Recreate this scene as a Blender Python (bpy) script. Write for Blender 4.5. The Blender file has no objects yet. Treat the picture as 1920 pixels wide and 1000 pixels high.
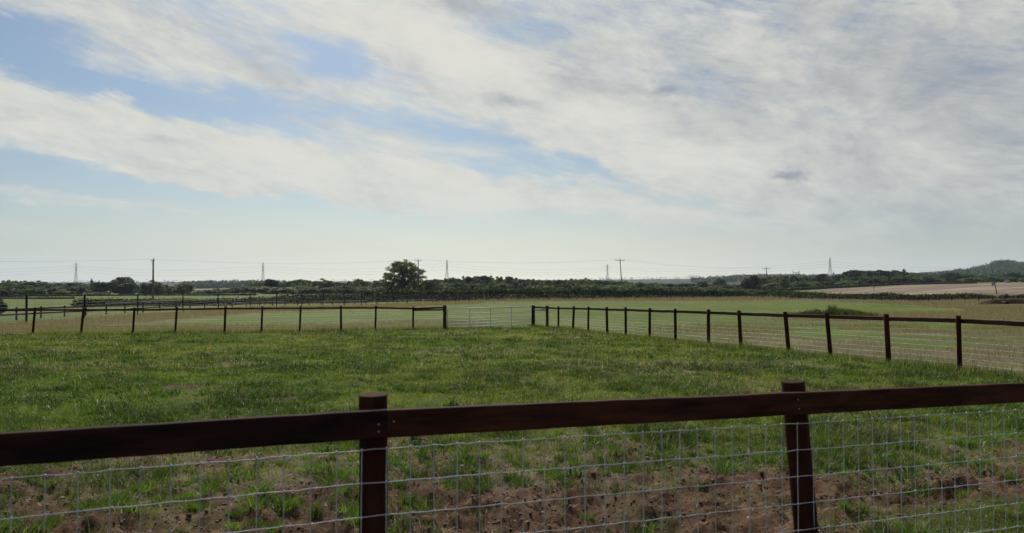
import bpy, math, random
import numpy as np
from mathutils import Vector, Matrix
R = random.Random(7)
NP = np.random.default_rng(11)
scene = bpy.context.scene
COL = scene.collection

# ------------------------------------------------------------------ camera geometry
CAMZ = 1.68
F = 1300.0
T = math.atan(30.0 / F)
cT, sT = math.cos(T), math.sin(T)

def at(px, py, d):
    """world point seen at pixel px,py of the 1920x1000 photo, d metres ahead"""
    u, v = (px - 960) / F, (500 - py) / F
    dx, dy, dz = u, cT - v * sT, sT + v * cT
    k = d / dy
    return Vector((dx * k, d, CAMZ + dz * k))

def U(px):
    return (px - 960) / F

# ------------------------------------------------------------------ numpy noise
def _hash(ix, iy, seed):
    h = (ix.astype(np.int64) * 374761393 + iy.astype(np.int64) * 668265263 + seed * 974711) & 0x7fffffff
    h = ((h ^ (h >> 13)) * 1274126177) & 0x7fffffff
    return ((h ^ (h >> 16)) & 0xffff) / 65535.0

def vnoise(x, y, seed=0):
    x = np.asarray(x, float); y = np.asarray(y, float)
    ix, iy = np.floor(x), np.floor(y)
    fx, fy = x - ix, y - iy
    fx = fx * fx * (3 - 2 * fx); fy = fy * fy * (3 - 2 * fy)
    a = _hash(ix, iy, seed); b = _hash(ix + 1, iy, seed)
    c = _hash(ix, iy + 1, seed); d = _hash(ix + 1, iy + 1, seed)
    return (a * (1 - fx) + b * fx) * (1 - fy) + (c * (1 - fx) + d * fx) * fy

def fbm(x, y, seed=0, octaves=4, gain=.5):
    s = 0; a = 1; t = 0
    c, sn = math.cos(.6), math.sin(.6)
    x = np.asarray(x, float); y = np.asarray(y, float)
    for k in range(octaves):
        s = s + a * vnoise(x, y, seed + k * 17); t += a
        x, y = (x * c - y * sn) * 2.03 + 5.3, (x * sn + y * c) * 2.03 + 1.7
        a *= gain
    return s / t

def sstep(a, b, x):
    t = np.clip((np.asarray(x, float) - a) / (b - a), 0, 1)
    return t * t * (3 - 2 * t)

# ------------------------------------------------------------------ terrain
_us = [-1.0, -.738, -.369, -.1, .03, .2, .34, .45, .57, .62, .665, .69, .712, .74, .9]
_ds = [.5, 4.65, 10, 16, 25, 37, 60, 80, 105, 150, 200, 300, 450, 700, 1200, 1800, 3500, 6500]
# metres below the camera
_tab = {
 -1.0:  [1.68,1.68,1.88,2.05,2.3,2.6,2.95,3.2,3.7,4.4,4.9,5.9,7.6,10,14,17,10,0],
 -.738: [1.68,1.68,1.88,2.05,2.3,2.56,2.95,3.2,3.7,4.4,4.9,5.9,7.6,10,14,17,8,0],
 -.369: [1.68,1.68,1.88,2.05,2.3,2.60,2.80,2.98,3.45,4.2,4.8,5.7,6.6,7.5,9.3,8,3,-8],
 -.1:   [1.68,1.68,1.88,2.05,2.3,2.55,2.9,3.2,3.6,4.3,4.85,5.8,6.8,8,9,8,3,-14],
 .03:   [1.68,1.68,1.88,2.03,2.25,2.5,2.9,3.2,3.55,4.1,4.6,5.8,6.8,8,9,8,0,-22],
 .2:    [1.68,1.68,1.88,2.03,2.22,2.5,2.9,3.2,3.5,4.05,4.55,5.5,6.5,7,8,6,-12,-30],
 .34:   [1.68,1.68,1.87,2.02,2.20,2.5,2.9,3.15,3.45,4.0,4.5,5.4,6,6,4,-12,-24,-30],
 .45:   [1.68,1.68,1.87,2.02,2.19,2.48,2.88,3.1,3.4,4.0,4.4,4.8,4.0,3.5,2,-14,-24,-30],
 .57:   [1.68,1.68,1.86,2.02,2.18,2.45,2.9,3.05,3.4,4.1,4.1,3.5,1.5,0,-2,-13,-22,-30],
 .62:   [1.68,1.68,1.86,2.02,2.18,2.45,2.88,3.0,3.35,3.95,3.95,3.4,1.1,-1,-4,-17,-22,-30],
 .665:  [1.68,1.68,1.86,2.02,2.18,2.45,2.85,2.95,3.3,3.75,3.8,3.35,.8,-2,-7,-31,-30,-30],
 .69:   [1.68,1.68,1.86,2.02,2.18,2.45,2.85,2.95,3.25,3.65,3.7,3.3,.6,-3,-8,-46,-36,-30],
 .712:  [1.68,1.68,1.86,2.02,2.18,2.45,2.85,2.9,3.2,3.6,3.6,3.25,.5,-3,-8,-55,-36,-30],
 .74:   [1.68,1.68,1.86,2.02,2.18,2.45,2.85,2.9,3.1,3.5,3.6,3.2,.5,-3,-8,-42,-34,-30],
 .9:    [1.68,1.68,1.86,2.02,2.18,2.45,2.8,2.9,3.1,3.4,3.5,3.1,.5,-3,-8,-22,-26,-30],
}
_A = np.array([_tab[u] for u in _us])
_NU, _ND = 191, 320
_ug = np.linspace(-1.0, .9, _NU)
_lg = np.linspace(math.log(.5), math.log(6500), _ND)
_tmp = np.stack([np.interp(_lg, np.log(_ds), _A[i]) for i in range(len(_us))])
_G = np.stack([np.interp(_ug, _us, _tmp[:, j]) for j in range(_ND)], 1)
for _ in range(3):
    p = np.pad(_G, ((2, 2), (3, 3)), mode='edge')
    _G = sum(p[2 + a:2 + a + _NU, 3 + b:3 + b + _ND] for a in (-1, 0, 1) for b in (-2, -1, 0, 1, 2)) / 15.0

def ud(x, y):
    x = np.asarray(x, float); y = np.asarray(y, float)
    th = np.arctan2(x, y); r = np.hypot(x, y)
    thc = np.clip(th, -.78, .73)
    return np.tan(thc), np.maximum(r * np.cos(thc), .5)

def soil_mask(x, y):
    """1 where the earth is bare"""
    u, d = ud(x, y)
    n = fbm(x * .9 + 3, y * 1.3, 31, 4)
    n2 = fbm(x * 2.7, y * 3.4, 77, 3)
    lim = 6.15 + .75 * np.clip(u + .05, -.4, 1) + 0.0 * d
    s = 1 - sstep(lim - .7, lim + 1.6, d + (n - .5) * 5.0 + (n2 - .5) * 1.6)
    g = sstep(.38, .70, u) * (1 - sstep(5.0, 5.9, d + (n - .5) * 1.2))    # green again close to the fence, right
    s = s * (1 - .85 * g)
    far = sstep(.66, .78, n) * (1 - sstep(9, 16, d)) * .8
    far = np.maximum(far, sstep(.70, .78, fbm(x * 1.3 + 20, y * 1.3, 37, 3)) * (1 - sstep(20, 32, d)) * .9)
    return np.clip(np.maximum(s, far), 0, 1) * (d < 30)

def gdrop(x, y):
    u, d = ud(x, y)
    fu = np.clip((u - _ug[0]) / (_ug[1] - _ug[0]), 0, _NU - 1.001)
    fd = np.clip((np.log(d) - _lg[0]) / (_lg[1] - _lg[0]), 0, _ND - 1.001)
    i = fu.astype(int); j = fd.astype(int); a = fu - i; b = fd - j
    return (_G[i, j] * (1 - a) + _G[i + 1, j] * a) * (1 - b) + (_G[i, j + 1] * (1 - a) + _G[i + 1, j + 1] * a) * b

def gz(x, y):
    x = np.asarray(x, float); y = np.asarray(y, float)
    d = np.hypot(x, y)
    z = CAMZ - gdrop(x, y)
    z = z + (fbm(x * .7, y * .7, 5, 3) - .5) * .12 * (1 - sstep(30, 60, d))
    z = z + (fbm(x * .09, y * .09, 15, 3) - .5) * .35 * sstep(45, 110, d) * (1 - sstep(250, 500, d))
    near = 1 - sstep(14, 22, d)
    cl = fbm(x * 7, y * 7, 9, 4, .62) - .5
    z = z + (fbm(x * 3.1, y * 3.1, 12, 3) - .5) * near * .20 * soil_mask(x, y)
    z = z + cl * near * (.035 + .15 * soil_mask(x, y))
    hill = sstep(900, 1800, d)
    z = z + (fbm(x * .006, y * .006, 2, 4) - .5) * 9 * hill
    return z

def g1(x, y):
    return float(gz(np.array([x]), np.array([y]))[0])

# tall mesh fence line (pixel, metres ahead)
EP = [(-70, 41), (51, 47), (159, 53.5), (259, 60), (344, 67), (410, 74.5), (470, 81.5), (519, 88), (566, 94), (606, 99.5),
      (646, 105), (678, 110), (709, 116), (737, 122), (763, 128), (788, 134), (811, 140), (833, 146), (854, 151.5), (874, 157), (893, 162), (912, 167)]
_eu = np.array([U(p) for p, d in EP]); _ed = np.array([d for p, d in EP], float)

def dry_mask(x, y):
    u, d = ud(x, y)
    n = fbm(x * .13, y * .13, 41, 4); m = fbm(x * .5, y * .5, 43, 3)
    dL = 39.64 / (1 - .2768 * u)                       # left paddock fence
    dR = 15.54 / np.maximum(u + .352, .05)             # right paddock fence
    dR = np.where(u > .031, dR, 1e9); dLL = np.where(u < -.097, dL, 1e9)
    gate = np.where((u >= -.097) & (u <= .031), 39.6, 1e9)
    dF = np.minimum(np.minimum(dR, dLL), gate)
    beyond = sstep(-.2, .8, d - dF)
    dE = np.interp(u, _eu, _ed, left=41)
    v = np.zeros_like(d)
    L = u < -.037
    k = d / dE
    left = sstep(.72, .80, k + (n - .5) * .06) * (1 - sstep(1.0, 1.06, k)) 
    left = np.maximum(left, (1 - sstep(4.5, 13, d - dF + (n - .5) * 7)) * (.95 * sstep(-.75, -.6, u) + .15) * .8)
    left = np.maximum(left, sstep(-.58, -.70, u) * (1 - sstep(1.0, 1.06, k)))
    v = np.where(L, left, v)
    right = sstep(140, 150, d + (n - .5) * 12) * (1 - sstep(200, 215, d))
    right = np.where(u > .38, sstep(150 - 90 * sstep(.38, .72, u), 158 - 90 * sstep(.38, .72, u), d + (n - .5) * 8) * (1 - sstep(205, 220, d)), right)
    lo = 46 + 0 * u; 
    strip = sstep(lo, lo + 3, d + (n - .5) * 5) * (1 - sstep(66, 71, d + (n - .5) * 8)) * sstep(.30, .46, u)
    patch = sstep(.43, .53, n * .45 + m * .55 + .02) * (1 - sstep(40, 46, d)) * sstep(.10, .3, u) * .9
    patch2 = (1 - sstep(2, 7, d - dF)) * .55
    right = np.maximum(np.maximum(right, strip), np.maximum(patch, patch2 * .7))
    right = np.maximum(right, sstep(.66, .73, u) * sstep(50, 54, d) * (d < 205))
    v = np.where(~L, right, v)
    v = v * beyond
    inp = sstep(.52, .70, fbm(x * .40 + 9, y * .40, 61, 4)) * .75
    return np.clip(np.maximum(v, inp * (1 - beyond)), 0, 1), beyond

# ------------------------------------------------------------------ materials
def mat(name):
    m = bpy.data.materials.new(name); m.use_nodes = True
    nt = m.node_tree
    for n in list(nt.nodes):
        nt.nodes.remove(n)
    out = nt.nodes.new('ShaderNodeOutputMaterial')
    return m, nt, out

def N(nt, typ, **kw):
    n = nt.nodes.new(typ)
    for k, v in kw.items():
        if k.startswith('i_'):
            n.inputs[k[2:].replace('_', ' ')].default_value = v
        else:
            setattr(n, k, v)
    return n

def ramp(nt, fac, stops):
    r = nt.nodes.new('ShaderNodeValToRGB')
    e = r.color_ramp.elements
    while len(e) < len(stops):
        e.new(.5)
    for k, (p, c) in enumerate(stops):
        e[k].position = p; e[k].color = (*c, 1)
    nt.links.new(fac, r.inputs[0])
    return r.outputs[0]

def mixc(nt, f, a, b, mode='MIX'):
    m = nt.nodes.new('ShaderNodeMix'); m.data_type = 'RGBA'; m.blend_type = mode
    for s, v in ((m.inputs[0], f), (m.inputs[6], a), (m.inputs[7], b)):
        if hasattr(v, 'is_linked') or isinstance(v, bpy.types.NodeSocket):
            nt.links.new(v, s)
        elif isinstance(v, (int, float)):
            s.default_value = v
        else:
            s.default_value = (*v, 1)
    return m.outputs[2]

def wood_mat(name, dark, light, rough=.75, stretch=(6, 6, .8), spec=.25):
    m, nt, out = mat(name)
    tc = N(nt, 'ShaderNodeTexCoord'); oi = N(nt, 'ShaderNodeObjectInfo')
    add = N(nt, 'ShaderNodeVectorMath', operation='MULTIPLY_ADD')
    nt.links.new(oi.outputs['Random'], add.inputs[0]); add.inputs[1].default_value = (13, 17, 23)
    nt.links.new(tc.outputs['Object'], add.inputs[2])
    mp = N(nt, 'ShaderNodeMapping'); mp.inputs['Scale'].default_value = stretch
    nt.links.new(add.outputs[0], mp.inputs[0])
    n1 = N(nt, 'ShaderNodeTexNoise', i_Scale=3.0, i_Detail=8.0, i_Roughness=.65); nt.links.new(mp.outputs[0], n1.inputs['Vector'])
    n2 = N(nt, 'ShaderNodeTexNoise', i_Scale=1.4, i_Detail=3.0); nt.links.new(add.outputs[0], n2.inputs['Vector'])
    mid = tuple((a + b) / 2 for a, b in zip(dark, light))
    c = ramp(nt, n1.outputs[0], [(.3, dark), (.52, mid), (.72, light)])
    blot = ramp(nt, n2.outputs[0], [(.38, (.45, .42, .5)), (.6, (1, 1, 1))])
    c = mixc(nt, .75, c, blot, 'MULTIPLY')
    kv = N(nt, 'ShaderNodeTexVoronoi', i_Scale=2.6); kv.inputs['Randomness'].default_value = 1; nt.links.new(add.outputs[0], kv.inputs['Vector'])
    c = mixc(nt, ramp(nt, kv.outputs['Distance'], [(.045, (1, 1, 1)), (.085, (0, 0, 0))]), c, tuple(v * .35 for v in dark))
    hs = N(nt, 'ShaderNodeHueSaturation')
    mr = N(nt, 'ShaderNodeMapRange'); mr.inputs[3].default_value = .7; mr.inputs[4].default_value = 1.25
    nt.links.new(oi.outputs['Random'], mr.inputs[0]); nt.links.new(mr.outputs[0], hs.inputs['Value'])
    nt.links.new(c, hs.inputs['Color'])
    b = N(nt, 'ShaderNodeBsdfPrincipled'); b.inputs['Roughness'].default_value = rough
    b.inputs['Specular IOR Level'].default_value = spec
    nt.links.new(hs.outputs[0], b.inputs['Base Color'])
    bp = N(nt, 'ShaderNodeBump', i_Strength=.35, i_Distance=.004); nt.links.new(n1.outputs[0], bp.inputs['Height'])
    nt.links.new(bp.outputs[0], b.inputs['Normal']); nt.links.new(b.outputs[0], out.inputs[0])
    return m

def metal_mat(name, col, rough=.45, metallic=.8):
    m, nt, out = mat(name)
    tc = N(nt, 'ShaderNodeTexCoord')
    n1 = N(nt, 'ShaderNodeTexNoise', i_Scale=9.0, i_Detail=5.0); nt.links.new(tc.outputs['Object'], n1.inputs['Vector'])
    c = ramp(nt, n1.outputs[0], [(.3, tuple(v * .7 for v in col)), (.7, col)])
    b = N(nt, 'ShaderNodeBsdfPrincipled'); b.inputs['Metallic'].default_value = metallic; b.inputs['Roughness'].default_value = rough
    nt.links.new(c, b.inputs['Base Color']); nt.links.new(b.outputs[0], out.inputs[0])
    return m

def leaf_mat(name, stops, trans=.35, rough=.6):
    """stops over the 'tone' attribute, shifted a little for every object"""
    m, nt, out = mat(name)
    at_ = N(nt, 'ShaderNodeAttribute', attribute_name='tone')
    oi = N(nt, 'ShaderNodeObjectInfo')
    c = ramp(nt, at_.outputs['Fac'], stops)
    hs = N(nt, 'ShaderNodeHueSaturation')
    for lo, hi, sock, seed in ((.478, .512, 'Hue', 1), (.6, 1.6, 'Value', 7.3), (.75, 1.1, 'Saturation', 3.7)):
        mu = N(nt, 'ShaderNodeMath', operation='MULTIPLY'); mu.inputs[1].default_value = seed * 5.13
        fr = N(nt, 'ShaderNodeMath', operation='FRACT'); mr = N(nt, 'ShaderNodeMapRange')
        mr.inputs[3].default_value = lo; mr.inputs[4].default_value = hi
        nt.links.new(oi.outputs['Random'], mu.inputs[0]); nt.links.new(mu.outputs[0], fr.inputs[0])
        nt.links.new(fr.outputs[0], mr.inputs[0]); nt.links.new(mr.outputs[0], hs.inputs[sock])
    nt.links.new(c, hs.inputs['Color'])
    b = N(nt, 'ShaderNodeBsdfPrincipled'); b.inputs['Roughness'].default_value = rough
    b.inputs['Specular IOR Level'].default_value = .25
    t = N(nt, 'ShaderNodeBsdfTranslucent')
    nt.links.new(hs.outputs[0], b.inputs['Base Color'])
    tcol = mixc(nt, 1.0, hs.outputs[0], (1.15, 1.25, .55), 'MULTIPLY')
    nt.links.new(tcol, t.inputs['Color'])
    ms = N(nt, 'ShaderNodeMixShader'); ms.inputs[0].default_value = trans
    nt.links.new(b.outputs[0], ms.inputs[1]); nt.links.new(t.outputs[0], ms.inputs[2]); nt.links.new(ms.outputs[0], out.inputs[0])
    return m

def blade_mat(name, trans=.45):
    m, nt, out = mat(name)
    a = N(nt, 'ShaderNodeAttribute', attribute_name='col')
    b = N(nt, 'ShaderNodeBsdfPrincipled'); b.inputs['Roughness'].default_value = .5
    b.inputs['Specular IOR Level'].default_value = .3
    t = N(nt, 'ShaderNodeBsdfTranslucent')
    nt.links.new(a.outputs['Color'], b.inputs['Base Color'])
    tcol = mixc(nt, 1.0, a.outputs['Color'], (1.2, 1.3, .5), 'MULTIPLY'); nt.links.new(tcol, t.inputs['Color'])
    ms = N(nt, 'ShaderNodeMixShader'); ms.inputs[0].default_value = trans
    nt.links.new(b.outputs[0], ms.inputs[1]); nt.links.new(t.outputs[0], ms.inputs[2]); nt.links.new(ms.outputs[0], out.inputs[0])
    return m

M = {}
M['stain'] = wood_mat('dark_stained_timber', (.012, .0065, .005), (.080, .028, .016), .85, (6, 6, .8), .06)
M['rail'] = wood_mat('red_brown_stained_timber', (.010, .0065, .0065), (.115, .038, .021), .82, (1.0, 7, 7), .1)
M['darkrail'] = wood_mat('blackened_rail_timber', (.006, .0055, .0075), (.050, .017, .012), .85, (1.0, 7, 7), .08)
M['farrail'] = wood_mat('brown_stained_rail', (.020, .008, .005), (.12, .035, .018), .7, (1.0, 7, 7))
M['pole'] = wood_mat('weathered_pole_timber', (.10, .085, .07), (.24, .21, .18), .85)
M['polebrown'] = wood_mat('brown_pole_timber', (.05, .03, .02), (.13, .08, .055), .85)
M['wire'] = metal_mat('galvanised_wire', (.58, .61, .65), .6, .5)
M['galv'] = metal_mat('galvanised_tube', (.62, .67, .69), .65, .3)
M['dull'] = metal_mat('dull_lattice_steel', (.30, .31, .33), .6, .4)
M['cable'] = metal_mat('grey_cable', (.16, .165, .18), .6, .2)
M['void'] = metal_mat('painted_pipe_shade', (.012, .011, .010), .95, 0)  # near-black matte colour stands in for the shade inside the pipe
M['tape'] = metal_mat('white_tape', (.8, .8, .8), .6, 0)
M['porcelain'] = metal_mat('brown_porcelain', (.12, .08, .06), .3, 0)
M['tank'] = metal_mat('grey_tank_paint', (.30, .34, .38), .5, .1)
M['whitewash'] = metal_mat('white_render', (.75, .74, .70), .8, 0)
M['roofing'] = metal_mat('grey_roofing', (.3, .3, .31), .8, 0)
M['glass'] = metal_mat('dark_window', (.03, .035, .04), .15, 0)
M['bark'] = wood_mat('bark', (.03, .024, .018), (.10, .08, .06), .9, (8, 8, 2))
M['leaf'] = leaf_mat('broad_leaves', [(.0, (.022, .040, .012)), (.5, (.048, .076, .022)), (1, (.125, .16, .045))], .45)
M['leaf_light'] = leaf_mat('pale_leaves', [(.0, (.035, .055, .014)), (.5, (.065, .095, .024)), (1, (.12, .15, .045))])
M['leaf_dark'] = leaf_mat('dark_leaves', [(.0, (.014, .025, .011)), (.5, (.030, .048, .018)), (1, (.070, .090, .030))], .35)
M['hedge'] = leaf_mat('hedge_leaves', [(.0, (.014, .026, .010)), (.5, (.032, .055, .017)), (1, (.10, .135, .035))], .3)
M['blade'] = blade_mat('grass_blade')
M['dryblade'] = blade_mat('dry_grass_blade', .35)

# ------------------------------------------------------------------ object helpers
def tag(o, label=None, cat=None, group=None, kind=None):
    if label: o['label'] = label
    if cat: o['category'] = cat
    if group: o['group'] = group
    if kind: o['kind'] = kind
    return o

def empty(name, loc, rz=0):
    o = bpy.data.objects.new(name, None); COL.objects.link(o)
    o.location = loc; o.rotation_euler = (0, 0, rz); o.empty_display_size = .3
    return o

class MB:
    def __init__(s): s.v = []; s.f = []
    def add(s, vs, fs):
        k = len(s.v); s.v += [tuple(v) for v in vs]; s.f += [tuple(i + k for i in f) for f in fs]
    def box(s, c, e, mtx=None, bev=0):
        x, y, z = e[0] / 2, e[1] / 2, e[2] / 2
        vs = [Vector((sx * x, sy * y, sz * z)) for sx in (-1, 1) for sy in (-1, 1) for sz in (-1, 1)]
        if mtx is not None: vs = [mtx @ v for v in vs]
        vs = [v + Vector(c) for v in vs]
        s.add(vs, [(0, 1, 3, 2), (4, 6, 7, 5), (0, 4, 5, 1), (2, 3, 7, 6), (0, 2, 6, 4), (1, 5, 7, 3)])
    def tube(s, pts, rad, n=8, cap=True):
        pts = [Vector(p) for p in pts]
        if not hasattr(rad, '__len__'): rad = [rad] * len(pts)
        base = len(s.v); prev = None
        for i, p in enumerate(pts):
            t = (pts[min(i + 1, len(pts) - 1)] - pts[max(i - 1, 0)]).normalized()
            a = t.cross(Vector((0, 0, 1)))
            if a.length < .05: a = t.cross(Vector((0, 1, 0)))
            a.normalize()
            if prev is not None:
                a2 = prev - t * prev.dot(t)
                if a2.length > .01: a = a2.normalized()
            prev = a; b = t.cross(a)
            for k in range(n):
                w = 2 * math.pi * k / n
                s.v.append(tuple(p + (a * math.cos(w) + b * math.sin(w)) * rad[i]))
        for i in range(len(pts) - 1):
            for k in range(n):
                k2 = (k + 1) % n
                s.f.append((base + i * n + k, base + i * n + k2, base + (i + 1) * n + k2, base + (i + 1) * n + k))
        if cap:
            s.f.append(tuple(base + k for k in range(n))[::-1])
            s.f.append(tuple(base + (len(pts) - 1) * n + k for k in range(n)))
    def build(s, name, m, parent=None, smooth=False, inv=None):
        me = bpy.data.meshes.new(name); me.from_pydata(s.v, [], s.f); me.update()
        me.materials.append(m)
        if smooth:
            me.polygons.foreach_set('use_smooth', [True] * len(me.polygons))
        o = bpy.data.objects.new(name, me); COL.objects.link(o)
        if parent is not None: o.parent = parent
        return o

def npmesh(name, verts, loops, starts, m, parent=None, attrs=None, smooth=False):
    me = bpy.data.meshes.new(name)
    me.vertices.add(len(verts)); me.vertices.foreach_set('co', np.asarray(verts, np.float32).ravel())
    me.loops.add(len(loops)); me.loops.foreach_set('vertex_index', np.asarray(loops, np.int32))
    me.polygons.add(len(starts)); me.polygons.foreach_set('loop_start', np.asarray(starts, np.int32))
    me.update(calc_edges=True)
    if smooth: me.polygons.foreach_set('use_smooth', np.ones(len(starts), bool))
    for an, av in (attrs or {}).items():
        av = np.asarray(av, np.float32)
        if av.ndim == 1:
            a = me.attributes.new(an, 'FLOAT', 'POINT'); a.data.foreach_set('value', av)
        else:
            a = me.attributes.new(an, 'FLOAT_COLOR', 'POINT')
            a.data.foreach_set('color', np.concatenate([av, np.ones((len(av), 1), np.float32)], 1).ravel())
    me.materials.append(m)
    o = bpy.data.objects.new(name, me); COL.objects.link(o)
    if parent is not None: o.parent = parent
    return o

def blades(px, py, pz, h, w, lean, col, rng, seg=2):
    """grass blades: arrays -> verts, loops, starts, colours"""
    n = len(px)
    a = rng.uniform(0, 2 * np.pi, n); la = rng.uniform(0, 2 * np.pi, n)
    wx, wy = np.cos(a) * w / 2, np.sin(a) * w / 2
    lx, ly = np.cos(la) * lean * h, np.sin(la) * lean * h
    if seg == 2:
        V = np.empty((n, 5, 3))
        V[:, 0] = np.stack([px - wx, py - wy, pz], 1); V[:, 1] = np.stack([px + wx, py + wy, pz], 1)
        mz = pz + h * .58
        V[:, 2] = np.stack([px + wx * .8 + lx * .35, py + wy * .8 + ly * .35, mz], 1)
        V[:, 3] = np.stack([px - wx * .8 + lx * .35, py - wy * .8 + ly * .35, mz], 1)
        V[:, 4] = np.stack([px + lx, py + ly, pz + h * np.sqrt(np.clip(1 - lean ** 2 * .5, .2, 1))], 1)
        b = np.arange(n)[:, None] * 5
        L = (b + np.array([[0, 1, 2, 3, 3, 2, 4]])).ravel()
        S = (np.arange(n)[:, None] * 7 + np.array([[0, 4]])).ravel()
        return V.reshape(-1, 3), L, S, np.repeat(col, 5, 0)
    V = np.empty((n, 3, 3))
    V[:, 0] = np.stack([px - wx, py - wy, pz], 1); V[:, 1] = np.stack([px + wx, py + wy, pz], 1)
    V[:, 2] = np.stack([px + lx, py + ly, pz + h], 1)
    return V.reshape(-1, 3), np.arange(n * 3), np.arange(n) * 3, np.repeat(col, 3, 0)

def merge(parts):
    V = []; L = []; S = []; C = []; nv = nl = 0
    for v, l, s, c in parts:
        V.append(v); L.append(l + nv); S.append(s + nl); C.append(c); nv += len(v); nl += len(l)
    return np.concatenate(V), np.concatenate(L), np.concatenate(S), np.concatenate(C)

# ------------------------------------------------------------------ ground sheet
def build_ground():
    th = np.concatenate([np.arange(-180, -46, 4.0), np.arange(-46, 46, .16), np.arange(46, 180, 4.0)]) * math.pi / 180
    r = [.4]
    while r[-1] < 45: r.append(r[-1] * 1.0105)
    while r[-1] < 7000: r.append(r[-1] * 1.03)
    r = np.array(r); nt_, nr = len(th), len(r)
    RR, TT = np.meshgrid(r, th, indexing='ij')
    X, Y = RR * np.sin(TT), RR * np.cos(TT)
    Z = gz(X.ravel(), Y.ravel())
    V = np.stack([X.ravel(), Y.ravel(), Z], 1)
    V = np.concatenate([V, [[0, 0, CAMZ - 1.68]]])
    i, j = np.meshgrid(np.arange(nr - 1), np.arange(nt_), indexing='ij')
    j2 = (j + 1) % nt_
    q = np.stack([i * nt_ + j, i * nt_ + j2, (i + 1) * nt_ + j2, (i + 1) * nt_ + j], -1).reshape(-1, 4)[:, ::-1]
    tri = np.stack([np.arange(nt_), np.full(nt_, nr * nt_), (np.arange(nt_) + 1) % nt_], 1)[:, ::-1]
    L = np.concatenate([q.ravel(), tri.ravel()])
    S = np.concatenate([np.arange(len(q)) * 4, len(q) * 4 + np.arange(nt_) * 3])
    x, y = V[:, 0], V[:, 1]
    dry, bey = dry_mask(x, y)
    u, d = ud(x, y)
    soil = soil_mask(x, y)
    stub = sstep(.40, .47, u + 0 * d) * sstep(195, 210, d) * (1 - sstep(455, 470, d))
    tan = sstep(.55, .62, fbm(x * .004 + 7, y * .004, 91, 2)) * sstep(430, 500, d) * (1 - sstep(1100, 1300, d)) * (u < .3)
    tan = np.maximum(tan, (u < -.38) * (u > -.50) * sstep(520, 560, d) * (1 - sstep(1150, 1300, d)))
    wood = sstep(1000, 1250, d) * sstep(.30, .42, fbm(x * .0035, y * .0022, 97, 3) + .25 * sstep(1900, 2600, d)) * (1 - .8 * ((u > .645) & (u < .69) & (d > 1600) & (d < 1900)))
    m, nt, out = mat('field_ground')
    tc = N(nt, 'ShaderNodeTexCoord')
    def noise(s, det=6, rough=.6, vec=None):
        n = N(nt, 'ShaderNodeTexNoise', i_Scale=s, i_Detail=det, i_Roughness=rough)
        nt.links.new(vec if vec is not None else tc.outputs['Object'], n.inputs['Vector']); return n.outputs[0]
    def attr(n): return N(nt, 'ShaderNodeAttribute', attribute_name=n).outputs['Fac']
    nb, nm, nf, nff = noise(.06, 5), noise(.7, 6), noise(6, 8, .7), noise(45, 4, .7)
    turf = ramp(nt, nm, [(.3, (.034, .048, .012)), (.5, (.075, .098, .020)), (.7, (.135, .135, .040))])
    turf = mixc(nt, .6, turf, ramp(nt, nb, [(.35, (.7, .75, .7)), (.65, (1.25, 1.2, 1.0))]), 'MULTIPLY')
    turf = mixc(nt, .8, turf, ramp(nt, nf, [(.3, (.45, .45, .45)), (.7, (1.35, 1.35, 1.3))]), 'MULTIPLY')
    fargreen = ramp(nt, nb, [(.3, (.055, .092, .012)), (.55, (.080, .120, .014)), (.75, (.115, .125, .030))])
    nq = noise(.22, 6, .62)
    fargreen = mixc(nt, ramp(nt, nq, [(.48, (0, 0, 0)), (.72, (.7, .7, .7))]), fargreen, (.155, .145, .062))
    fargreen = mixc(nt, .7, fargreen, ramp(nt, nm, [(.3, (.6, .62, .6)), (.7, (1.3, 1.25, 1.3))]), 'MULTIPLY')
    fargreen = mixc(nt, .8, fargreen, ramp(nt, nf, [(.3, (.6, .62, .6)), (.7, (1.35, 1.3, 1.3))]), 'MULTIPLY')
    green = mixc(nt, attr('beyond'), turf, fargreen)
    dryc = ramp(nt, nf, [(.3, (.085, .071, .053)), (.55, (.165, .139, .105)), (.75, (.24, .205, .155))])
    dryc = mixc(nt, .8, dryc, ramp(nt, noise(.28, 6, .62), [(.36, (.62, .66, .58)), (.62, (1.25, 1.22, 1.2))]), 'MULTIPLY')
    dryc = mixc(nt, .7, dryc, ramp(nt, nm, [(.3, (.7, .72, .7)), (.7, (1.15, 1.12, 1.1))]), 'MULTIPLY')
    soilc = ramp(nt, nf, [(.25, (.026, .015, .009)), (.5, (.066, .039, .024)), (.72, (.145, .092, .058))])
    soilc = mixc(nt, .75, soilc, ramp(nt, nff, [(.32, (.6, .57, .55)), (.55, (1, 1, 1)), (.74, (1.8, 1.75, 1.7))]), 'MULTIPLY')
    soilc = mixc(nt, .8, soilc, ramp(nt, nm, [(.35, (.7, .68, .66)), (.62, (1.45, 1.4, 1.3))]), 'MULTIPLY')
    # stubble: drilled rows and tramlines
    vr = N(nt, 'ShaderNodeVectorRotate', rotation_type='Z_AXIS'); vr.inputs['Angle'].default_value = math.radians(-40); nt.links.new(tc.outputs['Object'], vr.inputs['Vector'])
    mp = N(nt, 'ShaderNodeMapping'); mp.inputs['Scale'].default_value = (.012, .40, 1)
    nt.links.new(vr.outputs[0], mp.inputs[0])
    ns = noise(.5, 3, .55, mp.outputs[0])
    stubc = ramp(nt, ns, [(.40, (.115, .088, .062)), (.48, (.165, .13, .092)), (.54, (.20, .16, .115)), (.60, (.27, .222, .165))])
    c = mixc(nt, attr('dry'), green, dryc)
    c = mixc(nt, attr('soil'), c, soilc)
    c = mixc(nt, attr('stubble'), c, stubc)
    c = mixc(nt, attr('tan'), c, (.20, .165, .10))
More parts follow.
